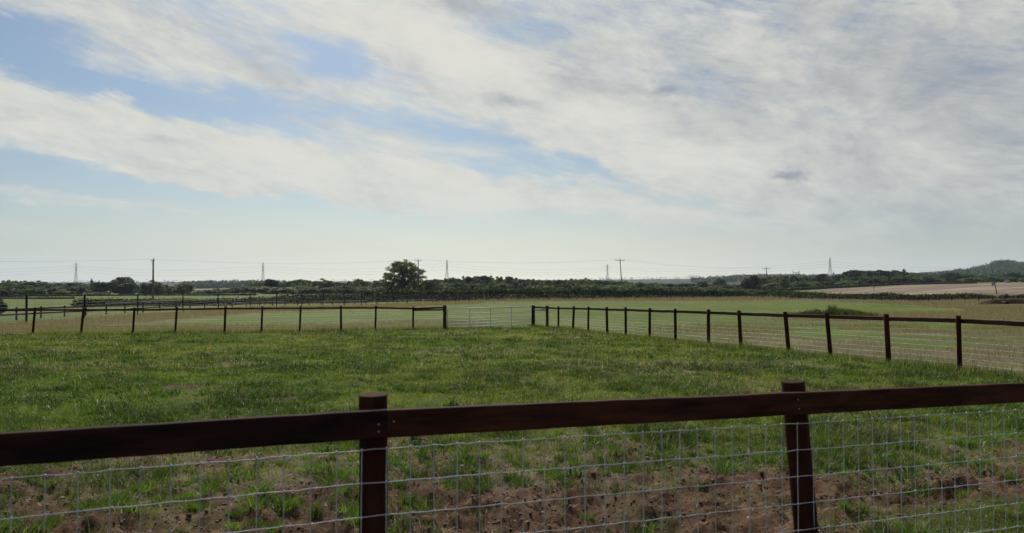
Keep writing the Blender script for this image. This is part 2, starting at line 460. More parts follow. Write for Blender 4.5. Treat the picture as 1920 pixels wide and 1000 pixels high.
    c = mixc(nt, attr('wooded'), c, ramp(nt, noise(.02, 8, .7), [(.35, (.018, .028, .014)), (.65, (.045, .060, .028))]))
    b = N(nt, 'ShaderNodeBsdfPrincipled'); b.inputs['Roughness'].default_value = .95; b.inputs['Specular IOR Level'].default_value = .1
    nt.links.new(c, b.inputs['Base Color'])
    bp = N(nt, 'ShaderNodeBump', i_Strength=.8, i_Distance=.03); nt.links.new(nf, bp.inputs['Height'])
    bp2 = N(nt, 'ShaderNodeBump', i_Strength=.7, i_Distance=.008); nt.links.new(nff, bp2.inputs['Height']); nt.links.new(bp.outputs[0], bp2.inputs['Normal'])
    nt.links.new(bp2.outputs[0], b.inputs['Normal']); nt.links.new(b.outputs[0], out.inputs[0])
    o = npmesh('ground', V, L, S, m, attrs={'dry': dry, 'beyond': bey, 'soil': soil, 'stubble': stub, 'tan': tan, 'wooded': wood}, smooth=True)
    tag(o, kind='structure')
build_ground()

# ------------------------------------------------------------------ grass
def sector(n, d0, d1, umax, rng):
    d = np.sqrt(rng.uniform(d0 * d0, d1 * d1, n)); u = rng.uniform(-umax, umax, n)
    return u * d, d

def gcol(x, y, rng, dryf, beyond=0):
    n = len(x)
    g1_ = np.array([.046, .092, .015]); g2 = np.array([.122, .200, .028]); g3 = np.array([.215, .245, .06]); dr = np.array([.27, .22, .14])
    p = np.clip(fbm(x * .45, y * .35, 21, 4) * 1.5 - .3 + rng.normal(0, .22, n), 0, 1)[:, None]
    c = g1_ * (1 - p) + g2 * p
    yel = np.clip(fbm(x * .22, y * .20, 23, 4) * 3.2 - 1.5 + rng.normal(0, .22, n), 0, 1)[:, None] * .75
    c = c * (1 - yel) + g3 * yel
    isdry = (rng.uniform(0, 1, n) < dryf)[:, None]
    c = np.where(isdry, dr * rng.uniform(.55, 1.15, (n, 1)), c)
    return c * rng.uniform(.75, 1.25, (n, 1))

def paddock_grass():
    rng = NP; parts = []
    # tufts close to the fence: clumps of fine blades
    def tufts(nt_, d0, d1, per, hr, wr, spread, thr):
        x, y = sector(nt_, d0, d1, .9, rng)
        s = soil_mask(x, y)
        cl = fbm(x * 1.6, y * 1.6, 51, 3)
        keep = rng.uniform(0, 1, nt_) < np.clip((1 - s) ** 2.4 + (cl > .60) * .08 * (s > .3) + thr * (s < .9), 0, 1)
        x, y, s, cl = x[keep], y[keep], s[keep], cl[keep]
        size = rng.uniform(.55, 1.25, len(x)) * (.7 + .6 * cl)
        k = np.repeat(np.arange(len(x)), per)
        bx = x[k] + rng.normal(0, spread, len(k)) * size[k]; by = y[k] + rng.normal(0, spread, len(k)) * size[k]
        h = (hr[0] + (hr[1] - hr[0]) * rng.uniform(0, 1, len(k)) ** 1.6) * size[k] * np.where(rng.uniform(0, 1, len(x)) < .12, 1.5, .8)[k]
        dm, _ = dry_mask(bx, by)
        c = gcol(x[k], y[k], rng, .10 + .45 * dm)
        lush = np.clip((cl - .42) * 5, 0, 1)[k]
        h = h * (.55 + .95 * lush)
        c = c * (1 - .45 * lush[:, None]) * np.array([1.12, 1.0, 1.0]) ** (1 - 2 * lush[:, None])
        tone = rng.uniform(.5, 1.5, len(x))[k][:, None]
        parts.append(blades(bx, by, gz(bx, by) - .006, h, rng.uniform(wr[0], wr[1], len(k)), np.clip(rng.normal(.75, .35, len(k)), .05, 1.6), c * tone, rng))
    tufts(10700, 4.1, 9.5, 26, (.03, .12), (.003, .0065), .04, .03)
    tufts(19000, 9, 17, 14, (.03, .12), (.006, .011), .055, .06)
    tufts(21500, 16, 28, 9, (.03, .12), (.012, .020), .08, .1)
    tufts(19000, 27, 41, 7, (.03, .12), (.020, .034), .11, .1)
    # tussocks with blades leaning outwards, standing apart on the worn ground
    x, y = sector(2600, 4.15, 10.5, .9, rng)
    s_ = soil_mask(x, y); u_, d_ = ud(x, y)
    keep = rng.uniform(0, 1, len(x)) < np.where(s_ > .35, .62 - .52 * sstep(-.22, .05, u_) * (1 - sstep(.42, .65, u_)) * (1 - sstep(5.6, 6.8, d_)) - .35 * sstep(.3, .5, u_) * sstep(5, 5.6, d_) * (1 - sstep(6.3, 7.2, d_)), .35) * sstep(.3, .5, fbm(x * .8, y * 1.1, 57, 3))
    x, y = x[keep], y[keep]; per = 110; k = np.repeat(np.arange(len(x)), per)
    sz = rng.uniform(.5, 1.15, len(x))[k]; a = rng.uniform(0, 6.283, len(k)); rr_ = rng.uniform(0, 1, len(k)) ** .7 * .085 * sz
    bx = x[k] + np.cos(a) * rr_; by = y[k] + np.sin(a) * rr_; h = rng.uniform(.04, .14, len(k)) * sz
    v, l, ss, cc = blades(bx, by, gz(bx, by) - .006, h, rng.uniform(.0035, .0065, len(k)), np.full(len(k), .001), gcol(x[k], y[k], rng, .10) * np.array([.85, .95, 1.0]) * rng.uniform(.55, 1.3, len(x))[k][:, None], rng)
    vv = v.reshape(-1, 5, 3); out_ = (.25 + 1.0 * rr_ / .085) * h * rng.uniform(.5, 1.3, len(k)); dr_ = a + rng.normal(0, .5, len(k))
    for q_, f_ in ((2, .35), (3, .35), (4, 1.0)):
        vv[:, q_, 0] += np.cos(dr_) * out_ * f_; vv[:, q_, 1] += np.sin(dr_) * out_ * f_; vv[:, q_, 2] -= h * .18 * f_
    parts.append((vv.reshape(-1, 3), l, ss, cc))
    # broad leaved docks and plantains, then dead seed stalks
    for nn, d0, d1, pr, hh, ww, sp, cdark in ((420, 6, 20, 22, (.05, .13), (.014, .024), .07, .55), (420, 18, 40, 14, (.06, .16), (.025, .04), .12, .5)):
        x, y = sector(nn, d0, d1, .9, rng); k = np.repeat(np.arange(len(x)), pr)
        bx = x[k] + rng.normal(0, sp, len(k)); by = y[k] + rng.normal(0, sp, len(k))
        parts.append(blades(bx, by, gz(bx, by) - .005, rng.uniform(*hh, len(k)), rng.uniform(*ww, len(k)), rng.uniform(.3, 1.3, len(k)), np.array([.042, .085, .022]) * rng.uniform(.6, 1.5, (len(k), 1)), rng))
    for nn, d0, d1, ww in ((2600, 6, 18, (.002, .003)), (5200, 17, 40, (.006, .010))):
        x, y = sector(nn, d0, d1, .9, rng); ok = fbm(x * .3, y * .3, 88, 3) > .45; x, y = x[ok], y[ok]
        parts.append(blades(x, y, gz(x, y), rng.uniform(.12, .28, len(x)), rng.uniform(*ww, len(x)), rng.uniform(.05, .6, len(x)), np.array([.34, .27, .17]) * rng.uniform(.6, 1.2, (len(x), 1)), rng))
    # low turf between the tufts
    x, y = sector(146000, 4.1, 15, .9, rng)
    keep = rng.uniform(0, 1, len(x)) < (1 - soil_mask(x, y)) ** 2 + .02
    x, y = x[keep], y[keep]
    parts.append(blades(x, y, gz(x, y) - .005, rng.uniform(.02, .07, len(x)), rng.uniform(.005, .010, len(x)), rng.uniform(.2, 1, len(x)), gcol(x, y, rng, .14) , rng, 1))
    x, y = sector(190000, 14, 41, .9, rng)
    parts.append(blades(x, y, gz(x, y) - .005, rng.uniform(.03, .09, len(x)), rng.uniform(.012, .03, len(x)), rng.uniform(.2, 1, len(x)), gcol(x, y, rng, .12), rng, 1))
    # drop everything outside the paddock
    V, L, S, C = [], [], [], []
    out = []
    for v, l, s, c in parts:
        k = 5 if len(l) // len(v) < 2 and len(v) % 5 == 0 and len(l) * 5 == len(v) * 7 else 3
        b = v.reshape(-1, k, 3); cc = c.reshape(-1, k, 3)
        _, bey = dry_mask(b[:, 0, 0], b[:, 0, 1])
        keep = bey < .35
        b = b[keep]; cc = cc[keep]; n = len(b)
        if k == 5:
            L_ = (np.arange(n)[:, None] * 5 + np.array([[0, 1, 2, 3, 3, 2, 4]])).ravel(); S_ = (np.arange(n)[:, None] * 7 + np.array([[0, 4]])).ravel()
        else:
            L_ = np.arange(n * 3); S_ = np.arange(n) * 3
        out.append((b.reshape(-1, 3), L_, S_, cc.reshape(-1, 3)))
    v, l, s, c = merge(out)
    o = npmesh('paddock_grass', v, l, s, M['blade'], attrs={'col': c})
    tag(o, 'patchy green tufted grass covering the paddock inside the fences', 'grass', kind='stuff')
paddock_grass()

def outer_grass():
    rng = NP; parts = []
    for n, d0, d1, w, hr in ((260000, 14, 42, (.006, .012), (.06, .24)), (260000, 32, 75, (.012, .024), (.10, .34)), (200000, 70, 125, (.025, .05), (.12, .38)), (90000, 120, 205, (.06, .12), (.15, .5))):
        x, y = sector(n, d0, d1, .82, rng)
        dm, bey = dry_mask(x, y)
        keep = (bey > .4) & (rng.uniform(0, 1, n) < dm * .95 + .05)
        x, y, dm = x[keep], y[keep], dm[keep]
        ok = ~((x > 66) & (x < 84) & (y > 92) & (y < 108)); x, y, dm = x[ok], y[ok], dm[ok]
        n_ = len(x)
        h = rng.uniform(hr[0], hr[1], n_) * (.25 + .75 * dm) * (.6 + .8 * fbm(x * .3, y * .3, 71, 3))
        u, d = ud(x, y)
        h = h * np.where((u > -.04) & (u < .40) & (d > 158), 1.7, 1)
        g = gcol(x, y, rng, 0); dr = np.array([.26, .215, .165]) * rng.uniform(.6, 1.2, (n_, 1)) * np.array([1, .98, .98])
        k = (rng.uniform(0, 1, n_) < .25 + .72 * dm)[:, None]
        parts.append(blades(x, y, gz(x, y) - .01, h, rng.uniform(*w, n_), rng.uniform(.05, .5, n_), np.where(k, dr, g * 1.2), rng, 1))
    # rank grass left standing along the paddock fence lines
    for (a, b, n) in (((at(66, 600, 33.3)), at(834, 600, 38.6), 9000), (at(1000, 600, 40.6), at(1960, 600, 13.8), 16000)):
        t = rng.uniform(0, 1, n); x = a.x + (b.x - a.x) * t + rng.normal(0, .22, n); y = a.y + (b.y - a.y) * t + rng.normal(0, .22, n)
        cl = fbm(x * .8, y * .8, 81, 3)
        h = rng.uniform(.08, .30, n) * (.3 + 1.1 * cl)
        g = gcol(x, y, rng, .35)
        parts.append(blades(x, y, gz(x, y) - .01, h, rng.uniform(.008, .02, n), rng.uniform(.05, .6, n), g, rng, 1))
    v, l, s, c = merge(parts)
    o = npmesh('dry_grass', v, l, s, M['dryblade'], attrs={'col': c})
    tag(o, 'straw coloured long dry grass standing outside the paddock fences', 'dry grass', kind='stuff')
outer_grass()

def scatter_stones():
    rng = NP
    ico_v = []; 
    t = (1 + 5 ** .5) / 2
    base = np.array([(-1, t, 0), (1, t, 0), (-1, -t, 0), (1, -t, 0), (0, -1, t), (0, 1, t), (0, -1, -t), (0, 1, -t), (t, 0, -1), (t, 0, 1), (-t, 0, -1), (-t, 0, 1)]) / 1.9
    fc = np.array([(0, 11, 5), (0, 5, 1), (0, 1, 7), (0, 7, 10), (0, 10, 11), (1, 5, 9), (5, 11, 4), (11, 10, 2), (10, 7, 6), (7, 1, 8), (3, 9, 4), (3, 4, 2), (3, 2, 6), (3, 6, 8), (3, 8, 9), (4, 9, 5), (2, 4, 11), (6, 2, 10), (8, 6, 7), (9, 8, 1)])
    def rocks(name, n, sz, cols, label, cat, thr):
        x, y = sector(n, 4.2, 10, .9, rng)
        s = soil_mask(x, y); keep = s > thr
        x, y = x[keep], y[keep]; n = len(x)
        r = sz[0] * np.exp(rng.uniform(0, math.log(sz[1] / sz[0]), n) * rng.uniform(0, 1, n))
        v = base[None] * (1 + rng.uniform(-.28, .28, (n, 12, 1))) * r[:, None, None] * np.stack([rng.uniform(.7, 1.4, n), rng.uniform(.7, 1.4, n), rng.uniform(.45, .85, n)], 1)[:, None, :]
        a = rng.uniform(0, 6.28, n); c_, s_ = np.cos(a)[:, None], np.sin(a)[:, None]
        vx = v[:, :, 0] * c_ - v[:, :, 1] * s_; vy = v[:, :, 0] * s_ + v[:, :, 1] * c_
        z = gz(x, y)
        V = np.stack([vx + x[:, None], vy + y[:, None], v[:, :, 2] + (z + r * .02)[:, None]], -1).reshape(-1, 3)
        L = (np.arange(n)[:, None, None] * 12 + fc[None]).ravel(); S = np.arange(n * 20) * 3
        pick = rng.integers(0, len(cols), n)
        C = np.repeat(np.array(cols)[pick] * rng.uniform(.6, 1.2, (n, 1)), 12, 0)
        m, nt, out = mat(name)
        at_ = N(nt, 'ShaderNodeAttribute', attribute_name='col'); b = N(nt, 'ShaderNodeBsdfPrincipled'); b.inputs['Roughness'].default_value = .9
        tc = N(nt, 'ShaderNodeTexCoord'); n1 = N(nt, 'ShaderNodeTexNoise', i_Scale=60.0, i_Detail=4.0); nt.links.new(tc.outputs['Object'], n1.inputs['Vector'])
        c = mixc(nt, .7, at_.outputs['Color'], ramp(nt, n1.outputs[0], [(.3, (.5, .5, .5)), (.7, (1.3, 1.3, 1.3))]), 'MULTIPLY')
        nt.links.new(c, b.inputs['Base Color']); nt.links.new(b.outputs[0], out.inputs[0])
        o = npmesh(name, V, L, S, m, attrs={'col': C}, smooth=False)
        tag(o, label, cat, kind='stuff')
    rocks('soil_clods', 42000, (.004, .022), [(.10, .060, .036), (.07, .042, .026), (.14, .090, .058), (.09, .054, .034)], 'crumbly brown clods lying on the dug earth by the near fence', 'soil clods', .35)
    rocks('pebbles', 3600, (.005, .022), [(.30, .25, .20), (.38, .34, .29), (.20, .15, .12)], 'pale small stones scattered on the bare earth', 'stones', .3)
    # straw and dead roots
    x, y = sector(26000, 4.2, 10, .9, rng); keep = soil_mask(x, y) > .25; x, y = x[keep], y[keep]; n = len(x)
    c = np.array([.22, .155, .09]) * rng.uniform(.25, 1.2, (n, 1)) ** 1.4
    h = rng.uniform(.008, .03, n)
    v, l, s, cc = blades(x, y, gz(x, y) + .004, h, rng.uniform(.003, .006, n), rng.uniform(1.5, 4, n), c, rng, 1)
    o = npmesh('straw_litter', v, l, s, M['dryblade'], attrs={'col': cc})
    tag(o, 'dead stalks and straw lying on the brown earth', 'litter', kind='stuff')
scatter_stones()

# ------------------------------------------------------------------ fences
def post_mesh(parent, base, top, r, name='post', sides=14, m=None, sink=.15, square=False):
    """round post from base to top; origin at its base"""
    b = Vector(base); t = Vector(top); mb = MB()
    ax = (t - b)
    n = 7; pts = []; rad = []
    for i in range(n):
        k = i / (n - 1); pts.append(-ax.normalized() * sink * (1 - k) + ax * k + Vector((R.uniform(-1, 1), R.uniform(-1, 1), 0)) * r * .05 * (0 < i < n - 1)); rad.append(r * (1 + R.uniform(-.03, .03)))
    pts.append(pts[-1] + ax.normalized() * r * .035); rad.append(r * .965)
    mb.tube(pts, rad, sides)
    o = mb.build(name, m or M['stain'], parent, smooth=False)
    me = o.data
    nq_ = (n - 1) * sides
    me.polygons.foreach_set('use_smooth', [i < nq_ for i in range(len(me.polygons))])
    o.location = b - (parent.location if parent else Vector())
    return o

def rail_mesh(parent, a, b, hgt=.10, thk=.038, name='rail', m=None, wob=.003, n=10, chamfer=.004):
    a = Vector(a); b = Vector(b); L = (b - a).length
    t = (b - a).normalized(); side = t.cross(Vector((0, 0, 1))).normalized(); up = side.cross(t)
    mb = MB(); c = chamfer
    prof = [(-thk / 2 + c, -hgt / 2), (thk / 2 - c, -hgt / 2), (thk / 2, -hgt / 2 + c), (thk / 2, hgt / 2 - c), (thk / 2 - c, hgt / 2), (-thk / 2 + c, hgt / 2), (-thk / 2, hgt / 2 - c), (-thk / 2, -hgt / 2 + c)]
    vs = []
    # local frame: x along the rail
    for i in range(n + 1):
        w1, w2 = R.uniform(-wob, wob), R.uniform(-wob, wob)
        for (s, h) in prof:
            vs.append((L * i / n, s + w1 * .4, h + w2 + (R.uniform(-wob, wob) * .3)))
    fs = []
    for i in range(n):
        for k in range(8):
            k2 = (k + 1) % 8
            fs.append((i * 8 + k, (i + 1) * 8 + k, (i + 1) * 8 + k2, i * 8 + k2))
    fs.append(tuple(range(8))); fs.append(tuple(n * 8 + k for k in range(8))[::-1])
    mb.add(vs, fs)
    o = mb.build(name, m or M['rail'], parent)
    mtx = Matrix((t, -side, up)).transposed().to_4x4()
    o.rotation_euler = mtx.to_euler(); o.location = a - (parent.location if parent else Vector())
    return o

def net(parent, pts, heights, vstep, rh, rv, name='wire_mesh', wav=.004, knots=True, m=None, sides=5, off=None):
    """stock netting stretched along a polyline of base points"""
    mb = MB(); off0 = parent.location
    segs = []
    for i in range(len(pts) - 1):
        segs.append((Vector(pts[i]), Vector(pts[i + 1])))
    S = []                      # stations
    for a, b in segs:
        L = (b - a).length; n = max(1, round(L / vstep))
        for k in range(n): S.append(a.lerp(b, k / n))
    S.append(segs[-1][1])
    for h in heights:
        P = []
        for i, p in enumerate(S):
            q = p + Vector((0, 0, h + R.uniform(-wav, wav))) - off0
            P.append(q)
            if wav and i < len(S) - 1:
                q2 = p.lerp(S[i + 1], .5) + Vector((0, 0, h + R.uniform(-wav, wav) * .8)) - off0; P.append(q2)
        mb.tube(P, rh, sides, cap=False)
    if rv:
        for i, p in enumerate(S):
            j = Vector((R.uniform(-wav, wav), R.uniform(-wav, wav) * .5, 0)) 
            P = [p + Vector((0, 0, h)) + Vector((R.uniform(-wav, wav) * .5, 0, 0)) - off0 for h in heights]
            mb.tube(P, rv, max(4, sides - 1), cap=False)
            if knots:
                for h in heights:
                    q = p + Vector((0, 0, h)) - off0
                    mb.tube([q + Vector((0, 0, -.006)), q + Vector((0, 0, -.003)), q + Vector((0, 0, .003)), q + Vector((0, 0, .006))], [rh * .8, rh * 2.0, rh * 2.0, rh * .8], 5)
    return mb.build(name, m or M['wire'], parent, smooth=True)

# --- near fence
def near_fence():
    A = at(722.7, 768, 2.567)                 # rail top at the joint
    B = at(1920, 718, 3.70)
    C = at(0, 812.7, 2.16)
    up = Vector((0, 0, -.05))
    rdir = (B - A).normalized(); ldir = (C - A).normalized()
    f = empty('paddock_fence', Vector((A.x, A.y, g1(A.x, A.y))))
    tag(f, 'out of focus red brown rail and wire mesh fence directly in front of the camera', 'fence')
    rend = A + rdir * 9.4; lend = A + ldir * 5.6
    r1 = rail_mesh(f, A + up + rdir * .002, rend + up, .10, .040, n=90, wob=.0012, chamfer=.005)
    r2 = rail_mesh(f, lend + up, A + up, .10, .040, m=M['darkrail'], n=60, wob=.0012, chamfer=.005)
    # a knot notch and nail heads
    nl = MB()
    fr = rdir.cross(Vector((0, 0, 1))).normalized()
    for (px, py, d, dirv) in ((706, 796, 2.535, ldir), (706, 809.5, 2.535, ldir), (735, 790, 2.56, rdir), (1489, 748, 3.2, rdir), (1491, 765, 3.2, rdir)):
        p = at(px, py, d)
        lo = (A if px < 722 else A); dd = (ldir if px < 722 else rdir)
        # slide onto the rail's camera-side face
        s = (p.x - A.x) / dd.x; q = A + dd * s; nrm = Vector((dd.y, -dd.x, 0)).normalized()
        if nrm.y > 0: nrm = -nrm
        q = Vector((q.x, q.y, p.z)) + nrm * .0205
        nl = MB(); nl.tube([q - f.location, q + nrm * .003 - f.location], .0035, 8); nl.build('nail_head', M['dull'], f)
    def P(px0, pytop, px1, d, r, top_d=None):
        t = at(px0, pytop, d); b0 = at(px1, 1000, d)
        k = (t.z - g1(t.x, t.y)) / (t.z - b0.z)
        b = t + (b0 - t) * k
        return post_mesh(f, b, t, r, sides=20)
    P(699.5, 741, 700, 2.567 + .020 + .064, .0535)
    P(1486.5, 716, 1511, 3.214 + .090, .0535)
    for s, dd in ((3.74, rdir), (5.6, rdir), (7.45, rdir), (9.3, rdir), (1.78, ldir), (3.6, ldir), (5.5, ldir)):
        q = A + dd * s + Vector((0, .08, 0)); g = g1(q.x, q.y)
        post_mesh(f, (q.x, q.y, g), (q.x, q.y, q.z + .04), .052, sides=16)
    # netting: on the camera side of the posts, just behind the rail line
    g0 = A.z - .10
    hts_l = None
    base = [lend + Vector((0, .024, 0)), A + Vector((0, .024, 0)), rend + Vector((0, .024, 0))]
    hts = [-.148 - .123 * k for k in range(9)]
    net(f, base, hts, .0905, .0020, .0019, wav=.0028)
near_fence()

def mid_post_line(root, pix, dist, tops, bases, radius, hgt, lean=.012):
    out = []
    for px, d, tp in zip(pix, dist, tops):
        x = U(px) * d; g = g1(x, d)
        t = at(px, tp, d)
        out.append((Vector((x, d, g)), Vector((t.x + R.uniform(-lean, lean) * 0, d, t.z))))
    return out

def left_fence():
    pix = [-150, -42, 66, 157, 252, 332, 423, 492, 564, 639, 705, 775, 834]
    tops = [578, 577.5, 577, 577, 577, 576, 574.5, 574.5, 574, 573.5, 573.5, 575, 573]
    dist = [39.64 / (1 - .2768 * U(p)) for p in pix]
    pl = mid_post_line(None, pix, dist, tops, None, .06, 1.3)
    f = empty('paddock_fence', pl[6][0])
    tag(f, 'dark post and top rail fence with mesh running left from the metal gate', 'fence')
    leans = {66: 3, 157: 3.5, 252: 1.5, 332: 2.5, 423: 1, 492: 1, 564: 1.5, 639: -1.2, 705: .8, 775: .3}
    for i, (b, t) in enumerate(pl):
        L = leans.get(pix[i], 0) / F * dist[i]
        big = pix[i] == 834
        bb = Vector((b.x - L, b.y, b.z))
        post_mesh(f, bb, t, .098 if big else (.052 if i % 3 else .058), sides=12, name='gate_post' if big else 'post')
    for i in range(len(pl) - 1):
        a, b = pl[i][1], pl[i + 1][1]
        o = Vector((0, .08, -.12))
        rail_mesh(f, a + o, b + o, .10, .038, m=M['farrail'], n=6, wob=.006)
    a, b = pl[-2][1], pl[-1][1]
    mb = MB(); mb.tube([a + Vector((0, 0, -.20)) - f.location, b + Vector((0, 0, -.24)) - f.location], .045, 10)
    mb.build('brace', M['stain'], f, True)
    base = [Vector((b.x, b.y + .055, b.z)) for b, t in pl]
    net(f, base, [.06 + .125 * k for k in range(9)], .15, .0016, .0006, wav=0, knots=False, sides=4)
    return pl[-1]
GL = left_fence()

def right_fence():
    pix = [1000, 1026, 1047, 1075, 1103, 1138, 1173, 1218, 1266, 1328, 1387, 1475, 1553, 1663, 1797]
    tops = [573, 573.5, 574.5, 574.5, 575, 576, 576.5, 578, 579, 580.5, 582.5, 585, 586.5, 589.5, 592.5]
    dist = [15.54 / (U(p) + .352) for p in pix]
    pl = mid_post_line(None, pix, dist, tops, None, .06, 1.3)
    for d in (13.9, 12.2):                        # two more beyond the frame
        x = 15.54 - .352 * d; g = g1(x, d); pl.append((Vector((x, d, g)), Vector((x, d, g + 1.24)))); pix.append(0)
    f = empty('paddock_fence', pl[8][0])
    tag(f, 'dark post and rail fence with pale wires running from the gate off to the right', 'fence')
    leans = {1075: -1, 1138: .5, 1173: 0, 1218: -.5, 1328: -.5, 1387: 1.5, 1475: 3, 1553: 3, 1663: 1.5, 1797: 0, 1103: -.6}
    for i, (b, t) in enumerate(pl):
        L = leans.get(pix[i], 0) / F * b.y
        bb = Vector((b.x + L, b.y, b.z)); tt = Vector((t.x - L, t.y, t.z))
        r = .095 if i == 0 else (.078 if i == 1 else R.choice((.050, .055, .060)))
        post_mesh(f, bb, tt, r, sides=14, name='gate_post' if i == 0 else 'post')
    for i in range(len(pl) - 1):
        a, b = pl[i][1], pl[i + 1][1]
        o = Vector((.07, .03, -.115))
        rail_mesh(f, a + o, b + o, .10, .038, m=M['farrail'], n=6, wob=.006)
    a, b = pl[0][1], pl[1][1]
    mb = MB(); mb.tube([a + Vector((0, 0, -.24)) - f.location, b + Vector((0, 0, -.24)) - f.location], .045, 10)
    mb.build('brace', M['pole'], f, True)  # paler timber than the left brace: skylight put into its colour
    base = [Vector((b.x + .055, b.y + .02, b.z)) for b, t in pl]
    net(f, base, [.05 + .122 * k for k in range(9)], .15, .0022, .0010, wav=0, knots=False, sides=4)
    return pl[0]
GR = right_fence()

def gate():
    bl, tl = GL; br, tr = GR
    a = at(839, 619, bl.y); b = at(996.5, 613.5, br.y)
    at_, bt = at(839, 579.5, bl.y), at(996.5, 575, br.y)
    f = empty('field_gate', a)
    tag(f, 'silver seven bar metal field gate hung between two thick posts', 'gate')
    fr = [0, .245, .46, .59, .72, .86, 1]
    o = f.location
    for k, q in enumerate(fr):
        mb = MB(); mb.tube([at_.lerp(a, q) - o, bt.lerp(b, q) - o], .026 if k in (0, 6) else .019, 8)
        mb.build('bar', M['galv'], f, True)
    for t in (0, .255, .5, .752, 1):
        p0, p1 = a.lerp(b, t), at_.lerp(bt, t); mb = MB()
        if t in (0, 1):
            mb.tube([p0 - o, p1 - o], .032, 10); mb.build('stile', M['galv'], f, True)
        else:
            mb.box((p0 + p1) / 2 - o + Vector((0, -.022, 0)), (.05, .012, (p1 - p0).length)); mb.build('upright', M['galv'], f)
    for q in (.15, .82):
        mb = MB(); c = bt.lerp(b, q) - o; mb.tube([c, c + Vector((.12, .03, 0))], .018, 8); mb.tube([c + Vector((0, 0, -.05)), c + Vector((0, 0, .05))], .04, 8); mb.build('hinge', M['galv'], f, True)
    mb = MB(); c = at_.lerp(a, .36) - o
    mb.box(c + Vector((-.07, -.05, 0)), (.14, .03, .10)); mb.tube([c + Vector((-.13, -.07, -.03)), c + Vector((-.13, -.07, .14))], .012, 6)
    mb.build('latch', M['galv'], f)
gate()

def tall_fence():
    f = empty('mesh_fence', Vector((at(410, 560, 74.5).x, 74.5, g1(at(410, 560, 74.5).x, 74.5))))
    tag(f, 'tall dark wire mesh fence crossing the field left of the hedge', 'fence')
    base = []
    ty = {51: 553, 159: 553, 259: 552, 344: 551, 410: 551, 470: 551, 519: 550, 566: 550, 606: 549.5, 646: 549.5, 678: 549}
    for i, (px, d) in enumerate(EP):
        x = U(px) * d; g = g1(x, d); t = at(px, ty.get(px, 550 + (i > 12) * 1), d)
        tz = max(min(t.z, g + 2.1), g + 1.7)
        p0 = Vector((x, d, g)); base.append(p0 + Vector((0, -.08, 0)))
        post_mesh(f, p0, (x + R.uniform(-.05, .05), d, tz), .07 if px in (51, 159, 678, 912) else .055, sides=8)
    net(f, base, [.1, .25, .4, .55, .7, .9, 1.1, 1.3, 1.5, 1.72], .9, .006, .006, wav=0, knots=False, sides=3, m=M['cable'])
tall_fence()

FP = [(-60, 47), (-13, 50), (32, 52.5), (78, 55.5), (122, 58.5), (162, 61), (200, 64), (235, 67), (269, 70), (300, 73), (330, 76.5), (357, 80), (384, 83), (410, 86), (436, 89.5), (462, 92.5), (487, 95.5), (511, 98.5), (535, 102), (558, 105), (580, 108),
      (602, 111), (624, 114.5), (645, 118), (666, 121), (686, 124.5), (706, 128), (726, 131), (745, 134), (764, 137), (783, 140.5), (801, 144), (819, 147.5), (836, 151), (862, 156)]
_ft = [578, 577.5, 577, 576, 575, 574.5, 574, 573.5, 573, 572.5, 572, 571.3, 570.5, 569.5, 568.5, 567.5, 566.5, 565.5, 564.5, 563.5, 563, 562.7, 562.5, 562.3, 562.2, 562, 562, 562, 561.8, 561.5, 561.2, 560.8, 560.3, 559.8, 559]
def rail_fence():
    mid = FP[12]; x = U(mid[0]) * mid[1]
    f = empty('rail_fence', Vector((x, mid[1], g1(x, mid[1]))))
    tag(f, 'brown post and double rail fence with white tape behind the tall mesh fence', 'fence')
    pl = []
    for (px, d), ty in zip(FP, _ft):
        x = U(px) * d; g = g1(x, d); t = at(px, ty, d); tz = min(max(t.z, g + .95), g + 1.6)
        pl.append((Vector((x, d, g)), Vector((x, d, tz))))
        post_mesh(f, pl[-1][0], pl[-1][1], .075, sides=6)
    for i in range(len(pl) - 1):
        for k, dz in enumerate((-.17, -.55)):
            rail_mesh(f, pl[i][1] + Vector((0, -.10, dz)), pl[i + 1][1] + Vector((0, -.10, dz)), .14 if k == 0 else .12, .05, m=M['farrail'], n=2, wob=0)
    mb = MB()
    for i in range(6, len(pl) - 1):
        for dz in ((.10,) if i < 14 else (-.33,)):
            if i >= 14 and i % 7 > 3: continue
            mb.tube([pl[i][1] + Vector((0, -.15, dz)) - f.location, pl[i + 1][1] + Vector((0, -.15, dz)) - f.location], .010 if i < 14 else .028, 5)
    mb.build('electric_tape', M['tape'], f)
rail_fence()

def thin_fence(name, label, pts, hgt, sp, gapsp=None):
    """posts and wires along (pixel, metres) points, posts evenly spaced"""
    P = [Vector((U(p) * d, d, 0)) for p, d in pts]
    c = P[len(P) // 2]; f = empty(name, Vector((c.x, c.y, g1(c.x, c.y))))
    tag(f, label, 'fence')
    base = []
    for a, b in zip(P[:-1], P[1:]):
        n = max(1, round((b - a).length / sp))
        for k in range(n): base.append(a.lerp(b, k / n))
    base.append(P[-1])
    base = [Vector((q.x, q.y, g1(q.x, q.y))) for q in base]
    for i, q in enumerate(base):
        post_mesh(f, q, q + Vector((R.uniform(-.04, .04), 0, hgt * R.uniform(.93, 1.08))), .085 if i % 6 else .12, sides=6)
    net(f, [q + Vector((0, -.1, 0)) for q in base], [hgt * k for k in (.25, .5, .72, .95)], sp, .008, 0, wav=0, knots=False, sides=3, m=M['cable'])
thin_fence('wire_fence', 'thin dark post and wire fence in dry grass before the long central hedge', [(912, 167), (1000, 166), (1190, 170), (1300, 178), (1415, 190)], 1.5, 3.4)
thin_fence('wire_fence', 'short dark post and wire fence below the right hedge beside the earth mound', [(1420, 190), (1560, 165), (1760, 140), (1860, 132), (1960, 126)], 1.0, 2.2)

